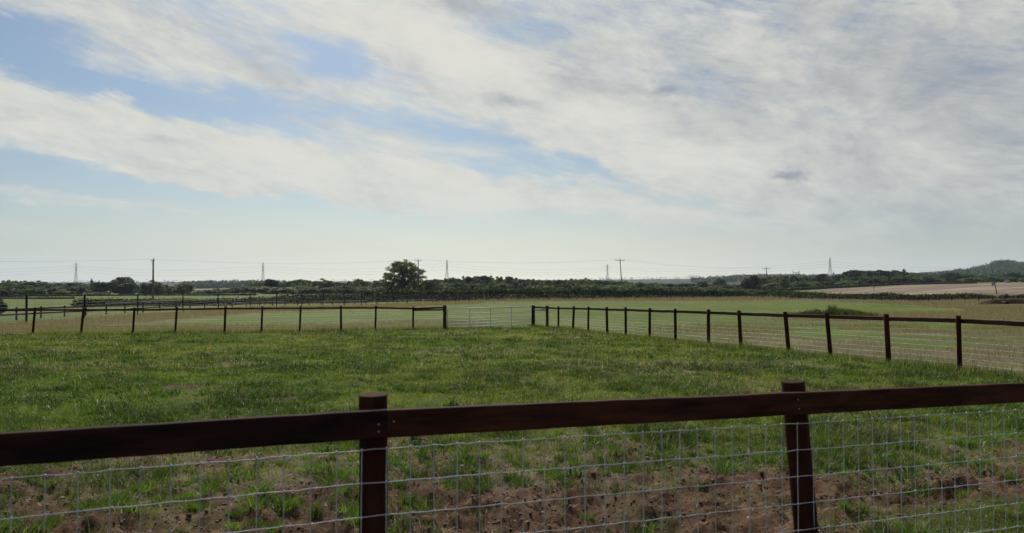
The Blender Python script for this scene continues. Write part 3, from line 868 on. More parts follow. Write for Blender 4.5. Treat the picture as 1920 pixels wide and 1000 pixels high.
# ------------------------------------------------------------------ foliage
def leaf_cloud(centres, radii, counts, size, rng, shell=.55, flat=.8):
    """quads scattered in ellipsoidal clumps; returns verts, loops, starts, tone"""
    V = []; T_ = []
    for c, r, n in zip(centres, radii, counts):
        d = rng.normal(0, 1, (n, 3)); d /= np.linalg.norm(d, axis=1)[:, None]
        k = shell + (1 - shell) * rng.uniform(0, 1, (n, 1)) ** .6
        k *= 1 + .25 * (rng.uniform(0, 1, (n, 1)) - .5)
        p = np.asarray(c) + d * k * np.asarray(r)
        a = rng.normal(0, 1, (n, 3)); a /= np.linalg.norm(a, axis=1)[:, None]
        b = np.cross(a, rng.normal(0, 1, (n, 3))); b /= np.linalg.norm(b, axis=1)[:, None]
        s = size * rng.uniform(.6, 1.3, (n, 1))
        q = np.stack([p - a * s, p - b * s * flat, p + a * s, p + b * s * flat], 1)
        V.append(q.reshape(-1, 3)); T_.append(np.repeat(np.clip(rng.uniform(.0, 1.0) + rng.normal(0, .18, n), 0, 1), 4))
    V = np.concatenate(V); n = len(V) // 4
    return V, np.arange(n * 4), np.arange(n) * 4, np.concatenate(T_)

def make_tree(h, w, m, seed, kind='round', leaf=.33, dens=1.0):
    """an unlinked pair (crown mesh, trunk mesh) with the foot at the origin"""
    rng = np.random.default_rng(seed); rr = random.Random(seed)
    cs, rs, ns = [], [], []
    low = {'round': .02, 'oak': .10, 'bush': .0, 'cone': .02, 'open': .06}[kind]
    ncl = {'round': 54, 'oak': 58, 'bush': 26, 'cone': 34, 'open': 380}[kind]
    cz = h * (low + 1) / 2; rz = h * (1 - low) / 2
    for i in range(ncl):
        a = rr.uniform(0, 6.283); e = 1 - 1.9 * rr.random() ** 1.25
        if kind == 'cone':
            t = rr.random() ** 1.1; rad = w / 2 * (1 - t) * .85; z = h * (low + t * .9); q = rr.uniform(.3, 1)
            cs.append((math.cos(a) * rad * q, math.sin(a) * rad * q, z)); r0 = w * .13 * (1.2 - t) + .1
        else:
            q = rr.random() ** (.45 if kind != 'open' else .38); ce = math.sqrt(max(0, 1 - e * e))
            prof = 1.0 if kind != 'oak' else (.85 + .25 * (e > -.4))
            lump = 1 if kind == 'open' else 1 + .12 * math.sin(a * 2 + seed) + .10 * math.sin(a * 3 + seed * 2.1 + e * 3)
            cs.append((math.cos(a) * ce * w / 2 * .82 * q * prof * lump, math.sin(a) * ce * w / 2 * .82 * q * prof * lump, cz + e * rz * .80 * q * (1 + .10 * math.sin(a * 2 + seed))))
            r0 = w * rr.uniform(.07, .15) if kind != 'open' else w * rr.uniform(.028, .052)
        if kind == 'bush': r0 *= 1.35
        rs.append((r0 * rr.uniform(.9, 1.35), r0 * rr.uniform(.9, 1.35), r0 * rr.uniform(.6, .95)))
        if kind == 'open': pass
        ns.append(int(dens * 60 * (r0 / leaf) ** 2 * .30) + 12)
    V, L, S, T_ = leaf_cloud(cs, rs, ns, leaf * .55, rng, .35)
    ext = np.percentile(np.abs(V[:, :2]), 99) * 1.02; V[:, :2] *= (w / 2) / ext
    z1_ = np.percentile(V[:, 2], 99.6); z0_ = h * low * .6; zl = np.percentile(V[:, 2], .5); V[:, 2] = z0_ + (V[:, 2] - zl) * (h - z0_) / (z1_ - zl)
    keep_z = V[:, 2].min()
    if keep_z < .05: V[:, 2] = np.maximum(V[:, 2], .02 * rng.uniform(0, 1, len(V)))
    me_c = None
    o = npmesh('crown', V, L, S, m, attrs={'tone': T_})
    mb = MB(); th = h * (.5 if kind != 'cone' else .9); tr = max(.12, h * .028)
    mb.tube([(0, 0, -.4), (0, 0, .4), (rr.uniform(-.1, .1) * h * .1, 0, th * .5), (rr.uniform(-.2, .2) * h * .15, rr.uniform(-.2, .2) * h * .1, th)], [tr * 1.3, tr, tr * .8, tr * .4], 7)
    for i in range(12 if kind != 'open' else 20):
        c = cs[rr.randrange(len(cs))]; s0 = rr.uniform(.25, .8) * th
        mb.tube([(0, 0, s0), (c[0] * .45, c[1] * .45, s0 + (c[2] - s0) * .6), c], [tr * .45, tr * .28, tr * .08], 5)
    t = mb.build('trunk', M['bark'], smooth=True)
    COL.objects.unlink(o); COL.objects.unlink(t)
    return o, t, h, w

PROTO = {}
for nm, args in {
    'round_a': (9, 9, M['leaf'], 1, 'round'), 'round_b': (9, 10.5, M['leaf'], 2, 'round'), 'round_c': (9, 8, M['leaf_dark'], 3, 'round'),
    'oak': (10, 11, M['leaf_dark'], 4, 'oak'), 'pale': (8, 9, M['leaf_light'], 5, 'round'), 'bush': (4, 6, M['leaf'], 6, 'bush'), 'bush_b': (4, 7.5, M['leaf_dark'], 8, 'bush'),
    'cone': (10, 6, M['leaf_dark'], 7, 'cone')}.items():
    PROTO[nm] = make_tree(*args, leaf=.42 if 'bush' not in nm else .3)
PROTO['lone'] = make_tree(12, 12, M['leaf'], 12, 'open', leaf=.20, dens=.48)
PROTO['hillside_pale_bush'] = make_tree(4, 6.5, M['leaf_light'], 9, 'bush', leaf=.3)

def place_tree(kind, name, px, ytop, wpx, d, label, cat='tree', group=None, ybase=None):
    crown, trunk, h0, w0 = PROTO[kind]
    x = U(px) * d; g = g1(x, d) if ybase is None else at(px, ybase, d).z
    g = min(g, g1(x, d))
    top = at(px, ytop, d).z; h = max(top - g, 1.5); w = wpx / F * d
    e = empty(name, (x, d, g), R.uniform(0, 6.28)); e.scale = (w / w0, w / w0, h / h0)
    tag(e, label, cat, group)
    for part in (crown, trunk):
        c = part.copy(); COL.objects.link(c); c.parent = e
    return e

def thing_trees():
    # trees one can point at
    T = [
     ('lone', 'broad_tree', 757, 490.5, 84, 232, 'large lone tree with airy spreading crown rising behind the central hedge'),
     ('oak', 'broad_tree', 229, 520.5, 56, 370, 'tall dark broad tree rising highest just left of the brown pole'),
     ('round_c', 'broad_tree', 189, 530, 46, 365, 'dark tree merging into the tallest tree left of the brown pole'),
     ('round_a', 'broad_tree', 283, 527, 44, 370, 'dark rounded tree standing directly behind the brown pole'),
     ('cone', 'slender_tree', 172, 523.5, 13, 400, 'small flat topped tree poking above the wood beside the left pylon'),
     ('pale', 'broad_tree', 346, 532.5, 40, 330, 'pale green rounded tree right of the brown pole'),
     ('round_b', 'broad_tree', 311, 535, 34, 380, 'low dark tree between the brown pole and the pale green tree'),
     ('pale', 'broad_tree', 12, 543, 30, 290, 'small yellowish tree at the far left edge of the green field'),
     ('bush', 'bushy_tree', 66, 540, 46, 330, 'wide dark bushy tree left of the left pylon in front of the wood'),
     ('bush', 'bushy_tree', 120, 545, 34, 320, 'low domed bush below the left pylon'),
     ('bush_b', 'bushy_tree', 180, 551, 50, 330, 'flat dark scrub under the trees left of the brown pole'),
     ('round_c', 'broad_tree', 506, 524.5, 32, 400, 'dark rounded tree just right of the second pylon'),
     ('round_a', 'broad_tree', 602, 523.5, 38, 430, 'tallest rounded tree midway between second pylon and lone tree'),
     ('round_b', 'broad_tree', 675, 524.5, 36, 430, 'rounded tree in the treeline a little left of the lone tree'),
     ('round_c', 'broad_tree', 706, 527, 20, 420, 'narrow dark tree touching the left side of the lone tree'),
     ('oak', 'broad_tree', 803, 526, 34, 300, 'dark tree filling the gap right of the lone tree'),
     ('round_a', 'broad_tree', 1100, 522.5, 32, 430, 'rounded tree standing proud just left of the fourth pylon'),
     ('oak', 'broad_tree', 1411, 517, 38, 420, 'dark oak with visible trunk left of the small right pole'),
     ('bush_b', 'bushy_tree', 1350, 522, 30, 620, 'square dark clump of trees below the hill left of the oak'),
     ('round_c', 'broad_tree', 1319, 528, 24, 430, 'dark rounded tree behind the end of the central hedge'),
     ('pale', 'bushy_tree', 1335, 540, 20, 235, 'yellow green bush growing out of the central hedge'),
     ('cone', 'conifer', 1695, 504.5, 20, 520, 'dark pointed conifer sticking out of the wood right of the last pylon'),
     ('round_c', 'broad_tree', 1540, 514.5, 32, 500, 'dark rounded tree immediately left of the last pylon'),
     ('oak', 'broad_tree', 1470, 524, 18, 430, 'small dark tree with clear trunk right of the small right pole'),
     ('oak', 'broad_tree', 1906, 512, 40, 540, 'dark broad tree at the top of the stubble field by the right edge'),
     ('oak', 'broad_tree', 1790, 512, 46, 540, 'wide dark tree below the left shoulder of the wooded hill'),
     ('bush_b', 'bushy_tree', -2, 575, 30, 66, 'dark low bush at the left edge behind the rail fence'),
    ]
    for k, n, px, yt, w, d, lab in T:
        place_tree(k, n, px, yt, w, d, lab, 'bush' if 'bush' in n else 'tree')
    def row(x0, x1, step, sky, d, kinds, label, group, wk=2.7, jit=1.6, name='broad_tree'):
        x = x0
        while x < x1:
            s = sky(x) if callable(sky) else np.interp(x, [p for p, _ in sky], [q for _, q in sky])
            place_tree(R.choice(kinds), name, x + R.uniform(-2, 2), s + R.uniform(-jit, jit * .8), step * wk * R.uniform(.85, 1.25), d * R.uniform(.93, 1.07), label, 'tree', group)
            x += step * R.uniform(.8, 1.2)
    big = ['round_a', 'round_b', 'round_c', 'round_a', 'oak']
    row(-20, 170, 12, [(-20, 529), (10, 528), (40, 529), (70, 528), (100, 533), (140, 532), (170, 533)], 430, big, 'dark green tree in the wood behind the green field at far left', 'wood at far left')
    row(-10, 165, 15, [(-10, 538), (50, 537), (110, 538), (165, 536)], 390, big, 'lower leafy tree along the front of the far left wood', 'front of the far left wood')
    row(240, 345, 12, [(240, 536), (300, 540), (345, 540)], 410, big, 'dark tree around the foot of the brown pole', 'trees behind the brown pole')
    row(372, 486, 11, [(372, 545), (400, 543), (440, 541), (486, 536)], 420, ['bush', 'bush_b', 'round_b', 'pale'], 'small tree in the broken row left of the second pylon', 'broken row of small trees')
    row(486, 735, 11, [(486, 530), (530, 529), (560, 526), (585, 528), (620, 528), (640, 532), (660, 529), (735, 530)], 440, big, 'dark tree in the treeline between second pylon and lone tree', 'treeline left of the lone tree')
    row(500, 735, 15, [(500, 538), (600, 538), (735, 537)], 390, big + ['pale'], 'low tree at the foot of the treeline left of the lone tree', 'front trees left of the lone tree')
    row(800, 1010, 10, [(800, 527), (840, 524), (865, 521), (890, 519), (930, 520), (970, 522), (1010, 526)], 460, big, 'dark tree on the rising wood behind and right of the third pylon', 'rising wood by the third pylon')
    row(800, 1010, 14, [(800, 533), (900, 530), (1010, 533)], 400, big, 'lower tree in front of the rising wood above the central hedge', 'front of the rising wood')
    row(1010, 1180, 10, [(1010, 527), (1040, 527), (1060, 525), (1120, 526), (1180, 529)], 470, big + ['pale'], 'green tree in the wood left of the leaning pole', 'wood around the fourth pylon')
    row(1000, 1200, 14, [(1000, 534), (1100, 534), (1200, 535)], 330, ['round_a', 'round_b', 'pale', 'bush'], 'small tree just behind the tallest part of the central hedge', 'small trees behind the central hedge')
    row(1185, 1450, 12, [(1185, 531), (1250, 533), (1300, 533), (1330, 534), (1400, 535), (1450, 532)], 480, ['round_a', 'round_b', 'round_c', 'pale', 'bush'], 'green tree in the valley below the blue hills', 'valley trees below the blue hills')
    row(1200, 1420, 15, [(1200, 538), (1300, 539), (1420, 543)], 330, ['round_b', 'pale', 'bush', 'round_c'], 'bushy tree behind the right end of the central hedge', 'bushy trees behind the hedge end')
    row(1425, 1560, 10, [(1425, 523), (1455, 519), (1480, 517), (1495, 520), (1520, 519), (1560, 519)], 560, big, 'green tree on the slope left of the last pylon', 'trees left of the last pylon')
    row(1440, 1600, 12, [(1440, 532), (1500, 529), (1600, 527)], 480, big + ['pale', 'pale'], 'mixed green tree above the left end of the stubble field', 'trees above the stubble field end')
    row(1575, 1700, 9, [(1575, 514), (1590, 509), (1610, 507), (1650, 508), (1680, 509), (1700, 511)], 560, ['round_c', 'oak', 'round_c', 'round_a'], 'tall dark tree in the dense wood right of the last pylon', 'dense wood right of the last pylon')
    row(1590, 1760, 12, [(1590, 520), (1660, 518), (1700, 518), (1760, 521)], 510, ['pale', 'round_a', 'round_b', 'pale', 'round_c'], 'lower mixed tree fronting the wood above the stubble field', 'front of the dense wood')
    row(1700, 1960, 12, [(1700, 513), (1740, 517), (1780, 516), (1850, 517), (1960, 516)], 600, big, 'dark tree at the foot of the wooded hill', 'trees at the foot of the wooded hill')
    row(1755, 1960, 13, [(1755, 524), (1850, 521), (1960, 520)], 530, ['pale', 'round_a', 'round_b', 'round_c'], 'lower tree along the top edge of the stubble field', 'trees topping the stubble field')
thing_trees()

def hedge(name, label, pts, m=M['hedge'], leaf=.12, dens=26, width=1.6):
    """pts: (pixel, metres ahead, pixel row of the hedge top)"""
    rng = NP
    c0 = pts[len(pts) // 2]; ox = U(c0[0]) * c0[1]; org = Vector((ox, c0[1], g1(ox, c0[1])))
    V = []; Tn = []; n_all = 0
    for (p0, d0, t0), (p1, d1, t1) in zip(pts[:-1], pts[1:]):
        a = np.array([U(p0) * d0, d0]); b = np.array([U(p1) * d1, d1]); L = np.linalg.norm(b - a)
        n = int(L * dens * 10)
        t = rng.uniform(0, 1, n); xy = a + (b - a) * t[:, None]
        g = gz(xy[:, 0], xy[:, 1])
        dd = d0 + (d1 - d0) * t; top = CAMZ - (t0 + (t1 - t0) * t - 530) / F * dd
        s = (xy[:, 0] * .9 + xy[:, 1] * .5)
        bump = (fbm(s * .35, s * 0 + 3, 13, 4) - .5)
        H = np.maximum(top - g, .6) * (1 + bump * .55) 
        cs = rng.uniform(-1, 1, n); k = rng.uniform(0, 1, n) ** .55
        prof = np.sqrt(np.clip(1 - np.abs(cs) ** 3, 0, 1))
        z = g + H * k * prof + (rng.uniform(0, 1, n) < .06) * rng.uniform(0, .5, n) * H * .6
        nx, ny = -(b - a)[1] / L, (b - a)[0] / L
        wv = width * (.8 + fbm(s * .5, s * 0 + 8, 19, 2) * .5)
        p = np.stack([xy[:, 0] + nx * cs * wv / 2 * (1.1 - .3 * k), xy[:, 1] + ny * cs * wv / 2 * (1.1 - .3 * k), z], 1)
        p += rng.normal(0, .07, p.shape)
        A = rng.normal(0, 1, (n, 3)); A /= np.linalg.norm(A, axis=1)[:, None]
        B = np.cross(A, rng.normal(0, 1, (n, 3))); B /= np.linalg.norm(B, axis=1)[:, None]
        sz = leaf * rng.uniform(.6, 1.4, (n, 1))
        q = np.stack([p - A * sz, p - B * sz * .8, p + A * sz, p + B * sz * .8], 1)
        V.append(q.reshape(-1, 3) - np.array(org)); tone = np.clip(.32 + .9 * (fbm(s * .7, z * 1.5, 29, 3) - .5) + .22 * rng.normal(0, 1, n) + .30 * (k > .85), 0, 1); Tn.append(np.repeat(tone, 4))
    V = np.concatenate(V); n = len(V) // 4
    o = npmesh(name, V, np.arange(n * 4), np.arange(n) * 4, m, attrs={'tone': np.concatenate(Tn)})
    o.location = org
    tag(o, label, 'hedge')
hedge('hedge', 'low dark hedge behind the rail fence beneath the brown pole', [(143, 98, 563), (165, 100, 560), (240, 104, 560.5), (300, 107, 563), (380, 112, 561.5), (480, 119, 558)], dens=30, width=2.2)
hedge('hedge', 'lighter green hedge rising behind the tall mesh fence left of the lone tree', [(470, 122, 556.5), (560, 128, 554), (640, 138, 550), (700, 147, 547.5)], leaf=.14, width=2.4)
hedge('hedge', 'long thick dark hedge crossing the middle behind the gate', [(700, 148, 547.5), (735, 152, 545), (760, 155, 541.5), (790, 158, 546), (850, 165, 544), (920, 171, 543), (1000, 176, 542), (1040, 178, 544.5), (1080, 180, 539.5), (1110, 182, 543), (1200, 188, 543), (1225, 190, 539), (1245, 191, 543), (1300, 196, 545), (1355, 204, 544.5), (1390, 208, 546), (1412, 210, 550)], leaf=.16, dens=34, width=2.6)
hedge('hedge', 'thin dark boundary hedge across the green field at far left', [(-40, 215, 560.5), (60, 215, 561), (140, 218, 561.5)], leaf=.14, dens=18, width=1.2)
hedge('hedge', 'long low hedge under the trees on the far side of the left field', [(-40, 285, 555), (60, 290, 554), (200, 300, 553.5), (340, 305, 552), (480, 300, 551)], leaf=.2, dens=18, width=1.8)
hedge('hedge', 'rough hedge sloping down in front of the stubble field on the right', [(1416, 206, 547), (1440, 200, 544), (1500, 184, 548), (1560, 172, 549.5), (1630, 162, 551), (1660, 159, 547.5), (1690, 156, 550), (1760, 151, 553), (1820, 147, 551), (1850, 145, 554), (1866, 144, 557)], leaf=.15, dens=26, width=1.9)
hedge('hedge', 'short scrubby hedge at the right edge beyond the leaning transformer pole', [(1872, 144, 556), (1885, 143, 553.5), (1898, 143, 557), (1906, 143, 555), (1925, 142, 552.5), (1990, 140, 553)], leaf=.14, dens=26)
hedge('hedge', 'straight dark hedge along the top of the stubble field', [(1452, 400, 540), (1500, 420, 539.5), (1560, 440, 536.5), (1610, 448, 534), (1680, 452, 532), (1760, 455, 530.5), (1830, 456, 529)], leaf=.28, dens=10, width=2.2)

def woodland():
    """far woods that read as one mass: hill forest and distant tree belts"""
    rng = NP; cs = []; rs = []; ns = []
    def blob(x, y, r, n=26):
        g = g1(x, y); cs.append((x, y, g + r * .7)); rs.append((r * 1.15, r * 1.15, r)); ns.append(n)
    for i in range(2600):                                   # wooded hill right
        u = R.uniform(.50, .86); d = R.uniform(1150, 1900)
        x, y = u * d, d
        bare = .645 < u < .692 and d > 1650
        if bare or fbm(np.array([x * .01]), np.array([y * .01]), 3, 3)[0] < .36: continue
        blob(x, y, R.uniform(4, 8))
    for i in range(1100):                                    # green hill centre right
        u = R.uniform(.26, .52); d = R.uniform(1300, 1900); x, y = u * d, d
        if fbm(np.array([x * .006]), np.array([y * .006]), 6, 3)[0] < .47: continue
        blob(x, y, R.uniform(4, 7), 20)
    for i in range(420):                                    # dark belt left of the second pylon
        u = R.uniform(U(345), U(520)); d = R.uniform(1250, 1400); blob(u * d, d, R.uniform(7, 9.5), 30)
    for i in range(700):                                    # distant tree belts on the skyline
        u = R.uniform(-.8, .30); d = R.uniform(1900, 3400); 
        if fbm(np.array([u * 9]), np.array([d * .002]), 8, 2)[0] < .5: continue
        blob(u * d, d, R.uniform(8, 12), 18)
    # the knoll of trees on the summit
    for i in range(16):
        u = U(R.uniform(1868, 1893)); d = 1800; g = g1(u * d, d); cs.append((u * d, d, g + R.uniform(3, 9))); rs.append((6, 6, 5)); ns.append(30)
    V, L, S, T_ = leaf_cloud(cs, rs, ns, 1.6, rng, .4)
    o = npmesh('woodland', V, L, S, M['leaf_dark'], attrs={'tone': T_})
    tag(o, 'distant dark woods clothing the far hills and skyline', 'woodland', kind='stuff')
woodland()

# ------------------------------------------------------------------ weeds, mound
def weed_clump():
    d = 57; c = at(1570, 596, d); g = g1(c.x, c.y)
    e = empty('weed_mound', (c.x, c.y, g)); tag(e, 'overgrown earth heap with tall green weeds behind the right fence', 'weed heap')
    def hz(x, y):
        n = fbm(x * .8 + 4, y * .8, 33, 4)
        m = np.exp(-((x / 2.1) ** 2 + (y / 1.4) ** 2)) * .55 + np.exp(-(((x + 2.2) / 1.2) ** 2 + (y / 1.0) ** 2)) * .25 + np.exp(-(((x - 2.6) / 1.1) ** 2 + ((y + .2) / .9) ** 2)) * .22
        return m * (.5 + n) 
    n = 70; xs = np.linspace(-4.6, 4.6, n); ys = np.linspace(-2.8, 2.8, 44)
    X, Y = np.meshgrid(xs, ys); X = X.ravel(); Y = Y.ravel()
    Z = hz(X, Y) - .06 + gz(X + c.x, Y + c.y) - g
    i, j = np.meshgrid(np.arange(43), np.arange(n - 1), indexing='ij')
    q = np.stack([i * n + j, i * n + j + 1, (i + 1) * n + j + 1, (i + 1) * n + j], -1).reshape(-1, 4)
    m, nt, out = mat('heap_earth')
    tc = N(nt, 'ShaderNodeTexCoord'); n1 = N(nt, 'ShaderNodeTexNoise', i_Scale=4.0, i_Detail=8.0, i_Roughness=.7); nt.links.new(tc.outputs['Object'], n1.inputs['Vector'])
    b = N(nt, 'ShaderNodeBsdfPrincipled'); b.inputs['Roughness'].default_value = 1; b.inputs['Specular IOR Level'].default_value = 0
    nt.links.new(ramp(nt, n1.outputs[0], [(.3, (.025, .018, .012)), (.55, (.06, .042, .028)), (.75, (.11, .08, .055))]), b.inputs['Base Color'])
    bp = N(nt, 'ShaderNodeBump', i_Strength=1.0, i_Distance=.15); nt.links.new(n1.outputs[0], bp.inputs['Height']); nt.links.new(bp.outputs[0], b.inputs['Normal'])
    nt.links.new(b.outputs[0], out.inputs[0]); M['heap'] = m
    npmesh('earth', np.stack([X, Y, Z], 1), q.ravel(), np.arange(len(q)) * 4, m, e, smooth=True)
    rng = NP; k = 16000
    x = rng.normal(.0, 1.9, k); y = rng.normal(0, 1.0, k); h0 = hz(x, y); keep = (h0 > .04) & (fbm(x * 1.6, y * 1.6, 44, 3) > .46); x, y, h0 = x[keep], y[keep], h0[keep]; k = len(x)
    peak = np.exp(-((x + .35) / .8) ** 2)
    h = rng.uniform(.12, .55, k) ** 1.2 * (.45 + 1.0 * peak) * (.4 + 1.2 * fbm(x * 1.4, y * 1.4, 46, 2))
    col = np.array([.036, .066, .018]) * rng.uniform(.4, 1.9, (k, 1)); dr = rng.uniform(0, 1, k) < .20 + .45 * (x < -1.2) + .3 * (x > 2)
    col = np.where(dr[:, None], np.array([.20, .15, .10]) * rng.uniform(.5, 1.2, (k, 1)), col)
    v, l, s, cc = blades(x, y, h0 + gz(x + c.x, y + c.y) - g - .03, h, rng.uniform(.015, .035, k), rng.uniform(.05, .7, k), col, rng, 1)
    npmesh('weeds', v, l, s, M['blade'], e, attrs={'col': cc})
    # bramble stems trailing off its left side
    mb = MB()
    for i in range(26):
        x0, y0 = R.uniform(-3.6, -1.2), R.uniform(-.8, .6); a = R.uniform(-.6, .6); L = R.uniform(.5, 1.2)
        z0 = float(hz(np.array([x0]), np.array([y0]))[0])
        mb.tube([(x0, y0, z0), (x0 - L * .5, y0 + a * .3, z0 + R.uniform(.15, .3)), (x0 - L, y0 + a * .6, max(.02, z0 - .1))], .014, 4)
    mb.build('bramble_stems', M['polebrown'], e)
weed_clump()

def earth_mound():
    d = 104; c = at(1890, 572, d); g = g1(c.x, c.y)
    n, mth = 60, 26; xs = np.linspace(-5.2, 7, n); ys = np.linspace(-2.4, 2.4, mth); X, Y = np.meshgrid(xs, ys); X = X.ravel(); Y = Y.ravel()
    H = .80 * sstep(-5.0, -2.2, X) * (1 - sstep(5.5, 7, X)) * np.exp(-(Y / 1.4) ** 4) * (.75 + .5 * fbm(X * .7, Y * .9, 66, 4))
    Z = H - .05 + gz(X + c.x, Y + c.y) - g
    i, j = np.meshgrid(np.arange(mth - 1), np.arange(n - 1), indexing='ij')
    q = np.stack([i * n + j, i * n + j + 1, (i + 1) * n + j + 1, (i + 1) * n + j], -1).reshape(-1, 4)
    e = empty('earth_mound', (c.x, c.y, g)); tag(e, 'long low brown bank of earth with a dark pipe mouth at the right edge', 'earth bank')
    npmesh('bank', np.stack([X, Y, Z], 1), q.ravel(), np.arange(len(q)) * 4, M['heap'], e, smooth=True)
    mb = MB(); mb.tube([(-1.6, -2.3, .24), (-1.6, -1.0, .24)], .26, 14); mb.build('pipe', M['void'], e, True)  # closed tube end, the dark of its hollow painted on
earth_mound()

# ------------------------------------------------------------------ poles and pylons
POLETOP = []
def pole(px, ytop, d, lab, arm=1.4, lean=0, m='pole', r=.14, transformer=False, wpx=None, top=True):
    x = U(px) * d; g = g1(x, d); t = at(px, ytop, d); H = t.z - g
    e = empty('utility_pole', (x, d, g)); tag(e, lab, 'pole')
    L = lean / F * d
    mb = MB(); mb.tube([(L, 0, -.4), (L * .5, 0, H * .5), (0, 0, H)], [r * 1.1, r, r * .75], 10); mb.build('pole_shaft', M[m], e, True)
    za = H - .35
    if arm:
        mb = MB(); mb.box((0, -.16, za), (arm, .10, .12)); mb.box((0, -.16, za - .45), (.06, .05, .7), Matrix.Rotation(.6, 3, 'Y')); mb.build('crossarm', M[m], e)
        for s in (-1, 0, 1):
            xx = s * arm * .46; zz = za + (.06 if s else .36)
            mb = MB(); mb.tube([(xx, -.16 if s else 0, zz), (xx, -.16 if s else 0, zz + .12), (xx, -.16 if s else 0, zz + .16), (xx, -.16 if s else 0, zz + .30)], [.03, .03, .09, .06], 8)
            mb.build('insulator', M['porcelain'], e, True)
    if transformer:
        mb = MB(); z0 = H * .68
        mb.tube([(-.55, -.1, z0), (-.55, -.1, z0 + 1.0)], .42, 12); mb.box((0, -.1, z0 - .08), (1.6, .12, .12)); mb.build('transformer', M['tank'], e)
        mb = MB()
        for s in (-.75, -.5, -.3): mb.tube([(s, -.1, z0 + .95), (s, -.1, z0 + 1.35)], .05, 6)
        mb.build('bushings', M['porcelain'], e)
    POLETOP.append((e, Vector((x, d, g)), H, arm, za))
    return e
pole(287, 486.5, 142, 'tall two tone wooden pole standing at the left behind the fences', arm=.7, lean=.5, m='polebrown', r=.17)
pole(784, 487, 196, 'wooden pole with crossarm in front of the lone tree', arm=1.9, lean=1.5)
pole(1162.5, 486.5, 197, 'slightly leaning wooden pole with crossarm behind the central hedge', arm=2.6, lean=5)
pole(1436.5, 502, 235, 'shorter wooden pole with crossarm left of the last pylon', arm=2.6, lean=5)
pole(1637, 517, 330, 'plain pale pole standing in the stubble field', arm=0, lean=1.5)
pole(1864, 528, 215, 'leaning pole carrying a blue grey transformer near the right edge', arm=1.2, lean=5, m='polebrown', transformer=True, r=.13)
# paint-weathered lower half of the first pole is a sleeve of its own
e0, b0, H0, _, _ = POLETOP[0]
mb = MB(); mb.tube([(.05, 0, -.2), (.03, 0, H0 * .50)], [.205, .185], 10); mb.build('pale_sleeve', M['pole'], e0, True)

def wire(name, label, a, b, sag, r, group, n=24, m='cable'):
    a = Vector(a); b = Vector(b); P = []
    for i in range(n + 1):
        t = i / n; p = a.lerp(b, t); p.z -= sag * 4 * t * (1 - t); P.append(p - a)
    mb = MB(); mb.tube(P, r, 4, cap=False); o = mb.build(name, M[m], None, True); o.location = a
    tag(o, label, 'cable', group); return o
names = ['the tall left pole', 'the pole at the lone tree', 'the leaning pole', 'the shorter pole']
for k in range(3):
    (ea, pa, ha, aa, za), (eb, pb, hb, ab, zb) = POLETOP[k], POLETOP[k + 1]
    for s, w in ((-1, 'left hand'), (1, 'right hand')):
        A = pa + Vector((s * aa * .46, -.16 if s else 0, za + .36)); B = pb + Vector((s * ab * .46, -.16, zb + .36))
        wire('overhead_wire', f'thin faint wire strung between {names[k]} and {names[k+1]}', A, B, 1.0, .008, f'thin wires from {names[k]}')
pa = POLETOP[0]; A = pa[1] + Vector((-.32, -.16, pa[4] + .36))
wire('overhead_wire', 'thin faint wire running off the left edge from the tall left pole', A, A + Vector((-75, -8, 1)), 1.0, .012, None)

PY = []
def pylon(px, ytop, d, rot, lab, hgt=46, base_w=7.5):
    x = U(px) * d; top = at(px, ytop, d).z; g = min(g1(x, d), top - 30); H = top - g
    e = empty('electricity_pylon', (x, d, g), rot); tag(e, lab, 'pylon')
    r = .13
    def wid(z):
        k = z / H
        return base_w / 2 * (1 - k / .62) + 1.15 * (k / .62) if k < .62 else 1.15 * (1 - (k - .62) / .38) + .25 * ((k - .62) / .38)
    legs = MB(); br = MB()
    zs = [0, .13, .25, .36, .46, .54, .62, .70, .78, .86, .93, 1.0]
    for sx in (-1, 1):
        for sy in (-1, 1):
            mb = MB(); mb.tube([(sx * wid(z * H), sy * wid(z * H), z * H) for z in zs], r * 1.2, 4); mb.build('leg', M['dull'], e)
    for z0, z1 in zip(zs[:-1], zs[1:]):
        a, b = wid(z0 * H), wid(z1 * H)
        for sx, sy, ex, ey in ((-1, -1, 1, -1), (1, -1, 1, 1), (1, 1, -1, 1), (-1, 1, -1, -1)):
            br.tube([(sx * a, sy * a, z0 * H), (ex * b, ey * b, z1 * H)], r * .75, 3, cap=False)
            br.tube([(ex * a, ey * a, z0 * H), (sx * b, sy * b, z1 * H)], r * .75, 3, cap=False)
    br.build('lattice', M['dull'], e)
    arms = []
    for zk, w in ((.70, 6.0), (.81, 7.6), (.91, 5.2)):
        mb = MB()
        for s in (-1, 1):
            z = zk * H; ww = wid(z)
            for sy in (-1, 1):
                mb.tube([(s * ww, sy * ww, z), (s * w, 0, z + .1)], r, 3); mb.tube([(s * ww, sy * ww, z + 2.2), (s * w, 0, z + .1)], r * .8, 3)
            mb.tube([(s * w, 0, z + .1), (s * w, 0, z - 2.0)], .07, 4)
        mb.build('crossarm', M['dull'], e); arms.append((w, zk * H - 2.0))
    PY.append((e, Vector((x, d, g)), rot, arms, H))
pylon(142.5, 492.5, 1310, .15, 'leftmost pylon with wide arms rising above the far left wood')
pylon(493, 492.5, 1330, 1.35, 'second pylon from the left seen end on above the treeline')
pylon(838, 487, 1150, 1.42, 'pylon just right of the lone tree')
pylon(1139, 495.5, 1450, .5, 'small pylon immediately left of the leaning pole')
pylon(1556.5, 483, 1080, 1.45, 'tallest pylon above the dark wood on the right', base_w=8.5)
pn = ['the left edge', 'the leftmost pylon', 'the second pylon', 'the lone tree pylon', 'the fourth pylon', 'the tallest pylon', 'the wooded hill']
lv = ['lowest', 'middle', 'upper']
